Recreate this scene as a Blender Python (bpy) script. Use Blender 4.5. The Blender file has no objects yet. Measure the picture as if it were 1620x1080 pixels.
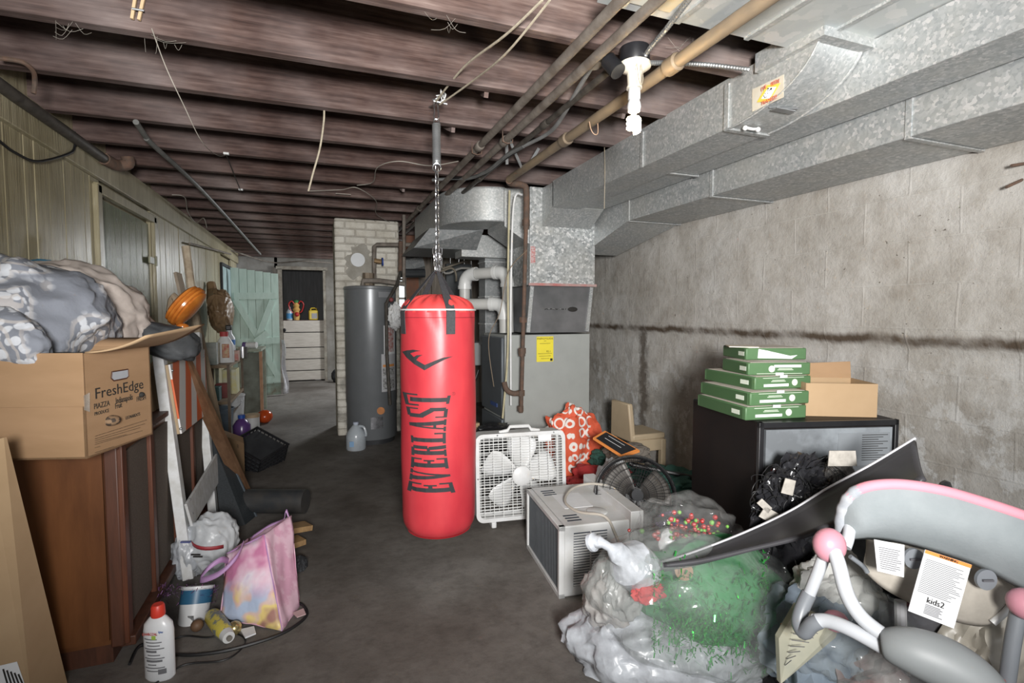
import bpy, bmesh, math, random
from mathutils import Vector as V, Matrix, noise, Euler
random.seed(7)
R_=math.radians; PI=math.pi
S=bpy.context.scene
COL=S.collection
# ------------------------------------------------------------------ camera
YAW=math.atan(306/818.); PIT=math.atan(45/818.); EYE=V((0,0,1.3)); FPX=818.
FW=V((math.sin(YAW)*math.cos(PIT),math.cos(YAW)*math.cos(PIT),-math.sin(PIT)))
RT=V((math.cos(YAW),-math.sin(YAW),0)); UP=RT.cross(FW)
cd=bpy.data.cameras.new('camera'); cam=bpy.data.objects.new('camera',cd); COL.objects.link(cam)
cd.sensor_width=36; cd.lens=36*FPX/1620; cd.clip_start=.02
cam.matrix_world=Matrix(((RT.x,UP.x,-FW.x,0),(RT.y,UP.y,-FW.y,0),(RT.z,UP.z,-FW.z,1.3),(0,0,0,1)))
S.camera=cam
# ------------------------------------------------------------------ light
w=bpy.data.worlds.new('world'); S.world=w; w.use_nodes=True
w.node_tree.nodes['Background'].inputs[0].default_value=(.93,.96,1,1)
w.node_tree.nodes['Background'].inputs[1].default_value=.46
S.view_settings.view_transform='Standard'; S.view_settings.look='None'; S.view_settings.gamma=1
S.view_settings.exposure=0.08; S.view_settings.use_curve_mapping=False
def lamp(name,kind,loc,power,size,col=(1,1,1),aim=None,spread=None):
    l=bpy.data.lights.new(name,kind); l.energy=power; l.color=col
    if kind=='AREA': l.size=size
    else: l.shadow_soft_size=size
    if kind=='SPOT': l.spot_size=R_(spread or 120); l.spot_blend=1
    o=bpy.data.objects.new(name,l); COL.objects.link(o); o.location=loc
    if aim: o.rotation_euler=(V(aim)-V(loc)).to_track_quat('-Z','Y').to_euler()
    return o
lamp('camera_flash','SPOT',(-.02,-.75,1.45),780,.2,(1,.985,.96),(1.9,5.0,2.75),112)
lamp('hall_fill_light','AREA',(.3,-1.9,1.6),16,1.6,(.95,.97,1),(.8,4,1.6))  # added soft fill from behind the camera, no source of its own there
lamp('rear_fill_light','AREA',(1.6,9.2,2.1),75,.6,(.95,.98,1),(-.3,8.4,.9))  # unseen fill lamp added behind the rear planks to brighten the far end
# ------------------------------------------------------------------ helpers
def P(u,v,ax,val):
    d=FW*FPX+RT*(u-810)-UP*(v-540); i='xyz'.index(ax); t=(val-EYE[i])/d[i]; return EYE+d*t
def D(u,v,d): return EYE+(FW*FPX+RT*(u-810)-UP*(v-540))*(d/FPX)
def PL(u,v,p,n):
    d=FW*FPX+RT*(u-810)-UP*(v-540); return EYE+d*((V(p)-EYE).dot(n)/d.dot(n))
def root_m(o): return Matrix.Translation(o.location)@o.rotation_euler.to_matrix().to_4x4()
def T(name,label,cat,loc=(0,0,0),rz=0,group=None,rot=None):
    o=bpy.data.objects.new(name,None); COL.objects.link(o); o.empty_display_size=.05
    o.location=loc; o.rotation_euler=rot if rot else (0,0,rz); o['label']=label; o['category']=cat
    if group:o['group']=group
    return o
def copy_tree(o,parent=None):
    c=o.copy(); COL.objects.link(c); c.parent=parent
    for ch in [x for x in o.children]: copy_tree(ch,c)
    return c
class MB:
    def __init__(s): s.b=bmesh.new(); s.mi=0
    def _f(s,vs):
        try:
            f=s.b.faces.new(vs); f.material_index=s.mi; return f
        except ValueError: return None
    def box(s,c,d,rot=None,tap=None):
        M=rot.to_matrix() if rot is not None else Matrix.Identity(3)
        vs=[]
        for z in(-1,1):
            for x,y in((-1,-1),(1,-1),(1,1),(-1,1)):
                k=tap if (tap and z>0) else 1
                vs.append(s.b.verts.new(V(c)+M@V((x*d[0]/2*k,y*d[1]/2*k,z*d[2]/2))))
        s._hex(vs); return s
    def _hex(s,v):
        for q in((3,2,1,0),(4,5,6,7),(0,1,5,4),(1,2,6,5),(2,3,7,6),(3,0,4,7)): s._f([v[i] for i in q])
    def hexa(s,pts): s._hex([s.b.verts.new(V(p)) for p in pts]); return s
    def bar(s,a,b,w,h,up=(0,0,1)):
        a,b=V(a),V(b); d=(b-a); L=d.length; d.normalize(); u=V(up)
        x=d.cross(u); 
        if x.length<1e-4: x=d.cross(V((1,0,0)))
        x.normalize(); y=x.cross(d).normalized()
        s.hexa([p+x*i*w/2+y*j*h/2 for p in(a,b) for i,j in((-1,-1),(1,-1),(1,1),(-1,1))]); return s
    def quad(s,pts): s._f([s.b.verts.new(V(p)) for p in pts]); return s
    def slab(s,pts,off):
        off=V(off); a=[s.b.verts.new(V(p)) for p in pts]; b=[s.b.verts.new(V(p)+off) for p in pts]; n=len(a)
        s._f(a[::-1]); s._f(b)
        for i in range(n): s._f([a[i],a[(i+1)%n],b[(i+1)%n],b[i]])
        return s
    def tube(s,pts,r,n=10,closed=False,cap=True,sm=0,up=None):
        pts=[V(p) for p in pts]
        if sm: 
            pts=smooth_path(pts,sm,closed)
        rs=r if isinstance(r,(list,tuple)) else None
        N=len(pts); rings=[]; px=None
        for i,p in enumerate(pts):
            a=pts[(i-1)%N] if (closed or i>0) else p; b=pts[(i+1)%N] if (closed or i<N-1) else p
            t=(b-a).normalized() if (b-a).length>1e-9 else V((0,0,1))
            if px is None:
                px=t.cross(V(up) if up else V((0,0,1)))
                if px.length<1e-3: px=t.cross(V((1,0,0)))
            px=(px-t*px.dot(t)).normalized(); py=t.cross(px)
            rr=(rs[min(int(i*len(rs)/N),len(rs)-1)] if len(rs)!=N else rs[i]) if rs else r
            rings.append([s.b.verts.new(p+(px*math.cos(k*2*PI/n)+py*math.sin(k*2*PI/n))*rr) for k in range(n)])
        for i in range(N if closed else N-1):
            A,B=rings[i],rings[(i+1)%N]
            for k in range(n): s._f([A[k],A[(k+1)%n],B[(k+1)%n],B[k]])
        if cap and not closed: s._f(rings[0][::-1]); s._f(rings[-1])
        return s
    def lathe(s,prof,c=(0,0,0),rot=None,n=24,sc=(1,1)):
        M=rot.to_matrix() if rot is not None else Matrix.Identity(3); c=V(c); rings=[]
        for r,z in prof:
            if r<1e-5: rings.append([s.b.verts.new(c+M@V((0,0,z)))])
            else: rings.append([s.b.verts.new(c+M@V((math.cos(k*2*PI/n)*r*sc[0],math.sin(k*2*PI/n)*r*sc[1],z))) for k in range(n)])
        for A,B in zip(rings,rings[1:]):
            for k in range(n):
                a=[A[k%len(A)],A[(k+1)%n%len(A)]] if len(A)>1 else [A[0]]
                b=[B[(k+1)%n],B[k]] if len(B)>1 else [B[0]]
                if len(a)+len(b)>2: s._f(a+b)
        if len(rings[0])>1: s._f(rings[0][::-1])
        if len(rings[-1])>1: s._f(rings[-1])
        return s
    def cyl(s,a,b,r,n=16): return s.tube([a,b],r,n)
    def sph(s,c,r,n=16,rot=None):
        if not isinstance(r,(tuple,list)): r=(r,r,r)
        M=rot.to_matrix() if rot is not None else Matrix.Identity(3)
        k=bmesh.ops.create_uvsphere(s.b,u_segments=n,v_segments=max(6,n//2),radius=1)
        for v in k['verts']: v.co=V(c)+M@V((v.co.x*r[0],v.co.y*r[1],v.co.z*r[2]))
        for v in k['verts']:
            for f in v.link_faces: f.material_index=s.mi
        return s
    def grid(s,fn,nu,nv):
        g=[[s.b.verts.new(V(fn(i/nu,j/nv))) for j in range(nv+1)] for i in range(nu+1)]
        for i in range(nu):
            for j in range(nv): s._f([g[i][j],g[i+1][j],g[i+1][j+1],g[i][j+1]])
        return s
    def blob(s,c,r,seed=0,amp=.1,freq=3,sub=4,rot=None,pw=1,zmin=None,crease=.0,cf=6):
        M=rot.to_matrix() if rot is not None else Matrix.Identity(3)
        k=bmesh.ops.create_icosphere(s.b,subdivisions=sub,radius=1); o=V((seed*7.3,seed*3.1,seed*5.7))
        for v in k['verts']:
            n=v.co.copy(); q=V([math.copysign(abs(t)**pw,t) for t in n])
            d=noise.noise(n*freq+o)*amp+noise.noise(n*freq*2.3+o)*amp*.5
            if crease:
                w1=noise.noise_vector(n*1.3+o)*.6; a1=abs(noise.noise(V((n.x*cf,n.y*cf,n.z*cf*.45))*.6+w1+o)); a2=abs(noise.noise(V((n.z*cf,n.x*cf*.5,n.y*cf))*.9+w1*1.5-o))
                d+=crease*(.30*max(0,1-a1*3)**1.3+.16*max(0,1-a2*3.4)**1.3)
            q=q*(1+d); p=V(c)+M@V((q.x*r[0],q.y*r[1],q.z*r[2]))
            if zmin is not None and p.z<zmin: p.z=zmin+(p.z-zmin)*.06
            v.co=p
        for v in k['verts']:
            for f in v.link_faces: f.material_index=s.mi
        return s
    def o(s,name,mat,parent=None,world=True,sm=35,bev=0,sub=0,solid=0,label=None,cat=None,group=None,kind=None,recalc=True):
        if recalc: bmesh.ops.recalc_face_normals(s.b,faces=s.b.faces[:])
        me=bpy.data.meshes.new(name); ob=bpy.data.objects.new(name,me); COL.objects.link(ob)
        if parent is not None:
            ob.parent=parent
            if world:
                q=parent; M=Matrix.Identity(4)
                while q is not None: M=root_m(q)@M; q=q.parent
                s.b.transform(M.inverted())
        elif s.b.verts:
            vs=[v.co for v in s.b.verts]; lo=V([min(v[i] for v in vs) for i in range(3)]); hi=V([max(v[i] for v in vs) for i in range(3)])
            c=V(((lo.x+hi.x)/2,(lo.y+hi.y)/2,lo.z)); s.b.transform(Matrix.Translation(-c)); ob.location=c
        s.b.to_mesh(me); s.b.free()
        for m in (mat if isinstance(mat,(list,tuple)) else [mat]): me.materials.append(m)
        if sm: me.shade_smooth(); me.set_sharp_from_angle(angle=R_(sm))
        if solid: md=ob.modifiers.new('solid','SOLIDIFY'); md.thickness=solid; md.offset=0
        if bev: md=ob.modifiers.new('bevel','BEVEL'); md.width=bev; md.segments=2; md.limit_method='ANGLE'; md.angle_limit=R_(40)
        if sub: md=ob.modifiers.new('sub','SUBSURF'); md.levels=sub; md.render_levels=sub
        if label: ob['label']=label
        if cat: ob['category']=cat
        if group: ob['group']=group
        if kind: ob['kind']=kind
        return ob
def smooth_path(pts,k,closed=False):
    out=[]; N=len(pts); rng=range(N if closed else N-1)
    g=lambda i: pts[i%N] if closed else pts[max(0,min(N-1,i))]
    for i in rng:
        p0,p1,p2,p3=g(i-1),g(i),g(i+1),g(i+2)
        for j in range(k):
            t=j/k; out.append(.5*((2*p1)+(p2-p0)*t+(2*p0-5*p1+4*p2-p3)*t*t+(3*p1-p0-3*p2+p3)*t**3))
    if not closed: out.append(pts[-1])
    return out
def text(txt,size,M,name,mat,parent,sx=1,align='CENTER',ext=.0004):
    c=bpy.data.curves.new('t','FONT'); c.body=txt; c.size=size; c.align_x=align; c.align_y='CENTER'; c.extrude=ext; c.resolution_u=2
    o=bpy.data.objects.new('t',c); COL.objects.link(o); dg=bpy.context.evaluated_depsgraph_get(); dg.update()
    me=bpy.data.meshes.new_from_object(o.evaluated_get(dg)); bpy.data.objects.remove(o)
    b=MB(); b.b.from_mesh(me); b.b.transform(M@Matrix.Diagonal((sx,1,1,1)))
    return b.o(name,mat,parent,sm=0,recalc=False)
def frame(o,x,y):  # matrix with x right, y up, z=normal
    x=V(x).normalized(); z=x.cross(V(y)).normalized(); y=z.cross(x)
    return Matrix(((x.x,y.x,z.x,o[0]),(x.y,y.y,z.y,o[1]),(x.z,y.z,z.z,o[2]),(0,0,0,1)))
# ------------------------------------------------------------------ materials
class NT:
    def __init__(s,name):
        s.m=bpy.data.materials.new(name); s.m.use_nodes=True; s.t=s.m.node_tree; s.p=s.t.nodes['Principled BSDF']; s.tc=s.n('ShaderNodeTexCoord')
    def n(s,k,**kw):
        x=s.t.nodes.new(k)
        for a,b in kw.items(): setattr(x,a,b)
        return x
    def l(s,a,b): s.t.links.new(a,b)
    def mp(s,sc=(1,1,1),rot=(0,0,0)):
        m=s.n('ShaderNodeMapping'); s.l(s.tc.outputs['Object'],m.inputs[0]); m.inputs['Scale'].default_value=sc; m.inputs['Rotation'].default_value=rot; return m.outputs[0]
    def noise(s,vec,scale,det=4,rough=.6,out=0):
        n=s.n('ShaderNodeTexNoise'); n.inputs['Scale'].default_value=scale; n.inputs['Detail'].default_value=det; n.inputs['Roughness'].default_value=rough; s.l(vec,n.inputs['Vector']); return n.outputs[out]
    def ramp(s,fac,stops,interp='LINEAR'):
        r=s.n('ShaderNodeValToRGB'); e=r.color_ramp; e.interpolation=interp
        while len(e.elements)<len(stops): e.elements.new(.5)
        for i,(p,c) in enumerate(stops): e.elements[i].position=p; e.elements[i].color=(*c,1) if len(c)==3 else c
        s.l(fac,r.inputs[0]); return r.outputs[0]
    def mix(s,f,a,b,mode='MIX'):
        m=s.n('ShaderNodeMix',data_type='RGBA',blend_type=mode)
        for i,x in((0,f),(6,a),(7,b)):
            if hasattr(x,'links'): s.l(x,m.inputs[i])
            else: m.inputs[i].default_value=x if i==0 else (*x,1)
        return m.outputs[2]
    def math(s,op,a,b=0,c=0):
        m=s.n('ShaderNodeMath',operation=op)
        for i,x in enumerate((a,b,c)):
            if hasattr(x,'links'): s.l(x,m.inputs[i])
            else: m.inputs[i].default_value=x
        return m.outputs[0]
    def bump(s,h,st,dist=.01,nrm=None):
        b=s.n('ShaderNodeBump'); b.inputs['Strength'].default_value=st; b.inputs['Distance'].default_value=dist; s.l(h,b.inputs['Height'])
        if nrm: s.l(nrm,b.inputs['Normal'])
        s.l(b.outputs[0],s.p.inputs['Normal']); return b.outputs[0]
    def set(s,**k):
        for a,b in k.items():
            a={'col':'Base Color','rough':'Roughness','metal':'Metallic','alpha':'Alpha','spec':'Specular IOR Level','trans':'Transmission Weight','coat':'Coat Weight'}.get(a,a)
            i=s.p.inputs[a]
            if hasattr(b,'links'): s.l(b,i)
            else: i.default_value=(*b,1) if isinstance(b,tuple) and len(b)==3 else b
        return s.m
def M(name,c,r=.6,m=0,c2=None,ns=9,st=(1,1,1),bump=0,bs=60,spec=.5,alpha=None,lo=.35,hi=.65,det=4,emit=0):
    t=NT(name); vec=t.mp(st)
    if c2 is None: c2=tuple(x*.72 for x in c)
    t.set(col=t.ramp(t.noise(vec,ns,det),[(lo,c),(hi,c2)]),rough=r,metal=m,spec=spec)
    if bump: t.bump(t.noise(vec,bs,3),bump,.004)
    if alpha is not None: t.set(alpha=alpha)
    if emit: t.set(**{'Emission Color':c,'Emission Strength':emit})
    return t.m
def FL(name,c,r=.6,m=0,**k): return M(name,c,r,m,c2=tuple(x*.93 for x in c),**k)
# wood of the joists
def wood_joist():
    t=NT('joist wood'); v=t.mp((.7,14,14)); v2=t.mp((.8,1,1))
    n=t.noise(v,5,8,.65); g=t.ramp(n,[(.3,(.05,.03,.025)),(.47,(.13,.082,.068)),(.6,(.19,.13,.11)),(.78,(.33,.255,.22))])
    n2=t.noise(v2,2.2,4); d=t.mix(t.ramp(n2,[(.4,(0,0,0)),(.7,(.65,)*3)]),g,(.27,.235,.225))
    big=t.ramp(t.noise(t.mp((.55,1,1.5)),1.7,5,.7),[(.38,(.42,.38,.38)),(.6,(1,1,1))]); d=t.mix(1.0,d,big,'MULTIPLY')
    oi=t.n('ShaderNodeObjectInfo'); k=t.ramp(oi.outputs['Random'],[(0,(.7,.62,.6)),(.5,(.95,.95,.98)),(1,(1.1,1.1,1.1))])
    t.set(col=t.mix(1.0,d,k,'MULTIPLY'),rough=.85,spec=.25); t.bump(n,.5,.006); return t.m
def galv(name='galvanized',sc=105,a=.36,b=.60,dust=(.50,.49,.45)):
    t=NT(name); v=t.mp()
    vo=t.n('ShaderNodeTexVoronoi'); vo.inputs['Scale'].default_value=sc; t.l(t.mix(.018,v,t.noise(v,70,2,.5,1)),vo.inputs['Vector'])
    sp=t.n('ShaderNodeSeparateColor'); t.l(vo.outputs['Color'],sp.inputs[0])
    c=t.ramp(sp.outputs[0],[(0,(a*.92,a*.98,a)),(.75,((a+b)/2.1,(a+b)/2.02,(a+b)/2)),(1,(b,b,b))])
    d=t.ramp(t.noise(v,4,3),[(.4,(0,0,0)),(.75,(.5,.5,.5))])
    t.set(col=t.mix(d,c,dust),rough=.48,metal=.45,spec=.5); return t.m
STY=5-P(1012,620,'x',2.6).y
def whitewash(name='whitewashed block'):
    t=NT(name); v=t.tc.outputs['Object']
    sx=t.n('ShaderNodeSeparateXYZ'); t.l(v,sx.inputs[0]); cb=t.n('ShaderNodeCombineXYZ'); t.l(sx.outputs[1],cb.inputs[0]); t.l(sx.outputs[2],cb.inputs[1])
    br=t.n('ShaderNodeTexBrick'); t.l(cb.outputs[0],br.inputs['Vector']); br.inputs['Scale'].default_value=1; br.inputs['Brick Width'].default_value=.42; br.inputs['Row Height'].default_value=.205; br.inputs['Mortar Size'].default_value=.006; br.inputs['Mortar Smooth'].default_value=.6
    n1=t.noise(v,1.6,6,.65); base=t.ramp(n1,[(.3,(.34,.315,.28)),(.5,(.46,.44,.41)),(.7,(.56,.55,.53))])
    # dust darker mottling
    n2=t.noise(v,9,7,.7); base=t.mix(t.ramp(n2,[(.46,(0,0,0)),(.75,(.55,)*3)]),base,(.24,.205,.165))
    # lower wall: white efflorescence and dirt patches
    low=t.ramp(sx.outputs[2],[(.02,(1,1,1)),(.42,(.75,)*3),(.60,(.0,)*3)]) 
    zz=t.math('MULTIPLY',sx.outputs[2],.5); low=t.ramp(zz,[(.05,(1,)*3),(.36,(.7,)*3),(.62,(0,)*3)])
    n3=t.noise(t.mp((1,1,.8)),5.5,8,.72); e=t.ramp(n3,[(.52,(0,0,0)),(.58,(1,1,1))]); n4=t.noise(t.mp((1.2,1.2,.6)),3.1,6,.7); dk=t.ramp(n4,[(.52,(0,0,0)),(.72,(.8,.8,.8))])
    base=t.mix(t.math('MULTIPLY',dk,low),base,(.20,.18,.155)); base=t.mix(t.math('MULTIPLY',t.math('MULTIPLY',e,low),.75),base,(.68,.69,.69))
    # dark crack line along the ledge
    wob=t.math('MULTIPLY',t.math('SUBTRACT',t.noise(t.mp((1,1.5,0)),3,5,.7),.5),.09)
    dz=t.math('ABSOLUTE',t.math('ADD',t.math('SUBTRACT',sx.outputs[2],1.17),wob))
    ln=t.ramp(dz,[(.010,(1,)*3),(.035,(0,)*3)]); ln=t.math('MULTIPLY',ln,t.ramp(t.noise(t.mp((1,1,1)),4,5),[(.35,(.2,)*3),(.55,(1,)*3)]))
    base=t.mix(ln,base,(.10,.075,.055))
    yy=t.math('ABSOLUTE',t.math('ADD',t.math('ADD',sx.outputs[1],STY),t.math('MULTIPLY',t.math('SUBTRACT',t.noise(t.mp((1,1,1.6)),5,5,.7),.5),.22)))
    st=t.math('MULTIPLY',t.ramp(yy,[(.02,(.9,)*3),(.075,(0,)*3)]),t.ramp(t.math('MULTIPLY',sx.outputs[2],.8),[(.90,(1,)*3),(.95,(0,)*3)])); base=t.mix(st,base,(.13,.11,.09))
    mask=t.ramp(t.noise(v,2.3,3),[(.42,(0,)*3),(.6,(1,)*3)])
    base=t.mix(t.math('MULTIPLY',t.math('MULTIPLY',br.outputs['Fac'],mask),.16),base,(.58,.57,.54))
    pit=t.ramp(t.noise(v,38,3),[(.70,(0,)*3),(.73,(1,)*3)]); base=t.mix(t.math('MULTIPLY',pit,.8),base,(.08,.065,.05))
    t.set(col=base,rough=.9,spec=.2)
    h=t.math('ADD',t.math('MULTIPLY',br.outputs['Fac'],.12),t.math('MULTIPLY',n2,1.3)); t.bump(h,.55,.02); return t.m
def floor_mat():
    t=NT('concrete floor'); v=t.tc.outputs['Object']
    a=t.ramp(t.noise(v,1.1,6,.6),[(.32,(.085,.072,.062)),(.5,(.16,.146,.132)),(.68,(.25,.235,.218))])
    a=t.mix(t.ramp(t.noise(v,14,8,.75),[(.45,(0,)*3),(.8,(.6,)*3)]),a,(.05,.043,.037))
    a=t.mix(t.ramp(t.noise(t.mp((1,.8,1)),6,7,.8),[(.66,(0,)*3),(.75,(.5,)*3)]),a,(.36,.34,.31))
    t.set(col=a,rough=.72,spec=.3); t.bump(t.noise(v,25,6),.3,.01); return t.m
def planks():
    t=NT('olive painted planks'); v=t.tc.outputs['Object']; n=t.noise(t.mp((6,6,.5)),4,6,.7)
    a=t.ramp(t.noise(v,1.3,4),[(.35,(.29,.25,.15)),(.65,(.46,.415,.29))]); a=t.mix(t.ramp(n,[(.35,(.5,)*3),(.6,(0,)*3)]),a,(.15,.125,.07))
    sc=t.ramp(t.noise(t.mp((18,18,1.2)),5,5,.8),[(.63,(0,)*3),(.68,(.8,)*3)]); a=t.mix(sc,a,(.50,.48,.38))
    t.set(col=a,rough=.3,spec=.55); t.bump(t.math('ADD',n,t.noise(t.mp((3,30,1.0)),3,3)),.35,.012); return t.m
def green_planks():
    t=NT('green painted planks'); n=t.noise(t.mp((3,26,.9)),3,6,.7); a=t.ramp(n,[(.35,(.10,.115,.075)),(.65,(.22,.235,.16))])
    t.set(col=a,rough=.22,spec=.6); t.bump(n,.6,.015); return t.m
def brickpaint():
    t=NT('painted chimney brick'); v=t.tc.outputs['Object']; sx=t.n('ShaderNodeSeparateXYZ'); t.l(v,sx.inputs[0]); cb=t.n('ShaderNodeCombineXYZ'); t.l(t.math('ADD',sx.outputs[0],sx.outputs[1]),cb.inputs[0]); t.l(sx.outputs[2],cb.inputs[1])
    br=t.n('ShaderNodeTexBrick'); t.l(cb.outputs[0],br.inputs['Vector']); br.inputs['Scale'].default_value=1; br.inputs['Brick Width'].default_value=.21; br.inputs['Row Height'].default_value=.078; br.inputs['Mortar Size'].default_value=.009; br.inputs['Mortar Smooth'].default_value=.5
    a=t.ramp(t.noise(v,5,6,.7),[(.35,(.54,.50,.42)),(.6,(.74,.71,.64))]); a=t.mix(t.math('MULTIPLY',br.outputs['Fac'],.35),a,(.32,.28,.22))
    zz=t.math('MULTIPLY',sx.outputs[2],.4)
    a=t.mix(t.math('MULTIPLY',t.ramp(t.noise(v,3.3,5),[(.48,(0,)*3),(.6,(1,)*3)]),t.ramp(zz,[(.3,(.9,)*3),(.75,(.25,)*3)])),a,(.34,.32,.28))
    t.set(col=a,rough=.9,spec=.2); t.bump(t.math('ADD',t.math('MULTIPLY',br.outputs['Fac'],-1.2),t.noise(v,30,4)),.8,.012); return t.m
def woodgrain(name,a,b,st=(12,12,.8),r=.55,sc=4,bump=.15):
    t=NT(name); n=t.noise(t.mp(st),sc,7,.65); t.set(col=t.ramp(n,[(.3,a),(.7,b)]),rough=r); t.bump(n,bump,.004); return t.m
def plastic_film(name,c,alpha,r=.18,c2=None):
    t=NT(name); v=t.tc.outputs['Object']; n=t.noise(v,7,5,.7)
    t.set(col=t.ramp(n,[(.35,c),(.65,c2 or tuple(x*.8 for x in c))]),rough=r,spec=.7,alpha=t.ramp(t.noise(v,4.5,5,.7),[(.3,(alpha*.5,)*3),(.72,(min(1,alpha*1.8),)*3)]))
    n1=t.math('ABSOLUTE',t.math('SUBTRACT',t.noise(t.mp((1,1,1.5)),4.5,2,.5),.5)); n2=t.math('ABSOLUTE',t.math('SUBTRACT',t.noise(t.mp((1.6,1,1)),11,2,.5),.5))
    t.bump(t.math('MULTIPLY',t.math('ADD',n1,t.math('MULTIPLY',n2,.4)),-1),.6,.06); return t.m
MJ=wood_joist(); MG=galv(); MG2=galv('coarse galvanized',80,.34,.60); MGD=galv('dull galvanized',60,.24,.36,(.26,.27,.27)); MW=whitewash(); MF=floor_mat(); MP=planks(); MGP=green_planks(); MB_=brickpaint()
white=M('white enamel',(.72,.73,.74),.4,c2=(.62,.62,.61)); whitep=M('white paint',(.70,.71,.72),.55,c2=(.55,.55,.53),ns=20)
black=M('black plastic',(.013,.013,.015),.35,c2=(.02,.02,.022)); blackm=M('matte black',(.02,.021,.024),.75,c2=(.032,.034,.038)); 
iron=M('old iron pipe',(.15,.125,.105),.7,.35,c2=(.26,.23,.20),ns=14,st=(1,1,1)); irond=M('dark iron pipe',(.055,.048,.042),.6,.4,c2=(.11,.098,.085),ns=18)
rust=M('rusty iron',(.17,.10,.07),.85,.2,c2=(.10,.075,.06),ns=25); ply=woodgrain('plywood edge',(.30,.21,.12),(.45,.34,.21))
card=M('brown cardboard',(.36,.225,.125),.8,c2=(.31,.19,.10),ns=3,st=(1,1,4)); card2=M('pale cardboard',(.42,.29,.17),.82,c2=(.37,.25,.14),ns=4)
chrome=M('chrome',(.62,.62,.64),.22,.95,c2=(.5,.5,.52)); steel=M('steel gray',(.38,.39,.40),.4,.7)
rope=M('jute rope',(.42,.37,.28),.9,c2=(.3,.26,.2),ns=60); wirew=M('old white wire',(.40,.37,.32),.7); cableb=M('black cable',(.012,.012,.013),.5)
conduit=M('armored cable gray',(.30,.31,.31),.45,.6,c2=(.2,.2,.2)); ink=FL('black ink',(.02,.018,.016),.8)
paper=M('white paper',(.78,.79,.80),.7,c2=(.72,.73,.75)); textg=FL('gray print',(.15,.15,.16),.8)
# ================================================================== SETTING
ST=dict(kind='structure')
MB().box((.7,5.5,-.05),(4.4,15,.1)).o('floor',MF,**ST)
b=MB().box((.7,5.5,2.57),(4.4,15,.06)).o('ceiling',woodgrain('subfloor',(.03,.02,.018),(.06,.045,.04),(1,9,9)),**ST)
JY=[2.215+.4925*k for k in range(-4,17)]
for i,y in enumerate(JY):
    MB().box((.68,y+.026,2.415),(4.1,.05,.25+.004*math.sin(i*2.3))).o('ceiling_joist',MJ,bev=.003,**ST)
# right wall: rough block wall with a slight overhang above the ledge
def rw(u,v):
    y=-2+u*14; z=v*2.5; x=2.6+.035*max(0,min(1,(1.17-z)/.03)) +.012*noise.noise(V((y*2,z*3,1)))+.006*noise.noise(V((y*9,z*9,4)))
    return (x,y,z)
MB().grid(rw,280,80).o('wall_right',MW,sm=60,**ST)
# back wall
cw=M('grimy concrete wall',(.30,.29,.27),.9,c2=(.17,.155,.135),ns=3,bump=.5,bs=25)
b=MB(); b.box((-1.05,10.7,1.27),(.70,.15,2.54)); b.box((1.42,10.7,1.27),(2.54,.15,2.54)); b.box((-.3,10.7,2.35),(.9,.15,.40)); b.o('wall_back',cw,**ST)
b=MB(); 
for k in range(14):
    b.box((-1.2+k*.15,12,1.2),(.14,.03,2.8))
b.box((-.2,12.05,1.2),(2.6,.03,2.8)); b.box((-1.3,11.4,1.2),(.03,1.4,2.8)); b.box((.95,11.4,1.2),(.03,1.4,2.8)); b.o('wall_beyond_doorway',woodgrain('dark weathered boards',(.035,.035,.037),(.09,.09,.095),(6,6,.6)),**ST)
# left wall: boards, header, door
b=MB(); y=-1.0; rr=random.Random(3); kk=0
while y<9.6:
    wd=rr.choice((.085,.09,.14,.15,.17)); 
    if not(3.9<y+wd/2<5.0) and not(8.15<y+wd/2<9.1): b.box((-1.27+rr.uniform(-.003,.003),y+wd/2,1.02),(.03,wd-.006,2.2))
    elif y+wd/2>8: b.box((-1.27,y+wd/2,.7),(.03,wd-.006,1.4))
    y+=wd
b.box((-1.30,4.3,1.27),(.02,10.8,2.54)); b.o('wall_left',MP,bev=.003,**ST)
b=MB(); b.box((-1.243,4.2,2.205),(.03,11,.175)); b.o('trim_1',MP,bev=.004,**ST)
dr=T('door_1','old green painted plank door in the left wall','door',(-1.27,4.45,0)); dr['kind']='structure'
b=MB(); y=3.93
for wd in(.13,.16,.12,.17,.14,.15,.18): b.box((-1.28,y+wd/2,1.0),(.02,wd-.005,2.03)); y+=wd
b.o('door_panel',MGP,dr,bev=.002)
b=MB(); b.box((-1.25,3.87,1.03),(.04,.07,2.1)); b.box((-1.25,5.03,1.03),(.04,.08,2.1)); b.box((-1.25,4.45,2.06),(.04,1.2,.06)); b.o('door_frame',MP,dr,bev=.004)
b=MB(); b.box((-1.238,4.9,1.72),(.012,.12,.05)); b.cyl((-1.228,4.98,1.68),(-1.228,4.98,1.76),.01,8); b.o('hinge',M('painted hinge',(.30,.29,.2),.4),dr)
wn=T('window_1','pale blue boarded opening high in the left wall near the teal door','window',(-1.26,8.6,1.4)); wn['kind']='structure'
b=MB()
for k in range(6): b.box((-1.26,8.22+k*.16,1.68),(.02,.155,.56))
b.o('boards',M('pale blue paint',(.33,.45,.46),.6,c2=(.27,.36,.36)),wn)
b=MB(); b.box((-1.25,8.12,1.68),(.05,.05,.62)); b.box((-1.25,9.12,1.68),(.05,.05,.62)); b.box((-1.25,8.62,1.98),(.05,1.0,.04)); b.o('window_frame',blackm,wn)
# chimney
b=MB(); b.box((.50,6.0,1.14),(.66,.60,2.29)); b.o('chimney_pillar',MB_,bev=.02,label='white painted brick chimney pillar behind the gray water heater',cat='chimney',kind='structure')
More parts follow.
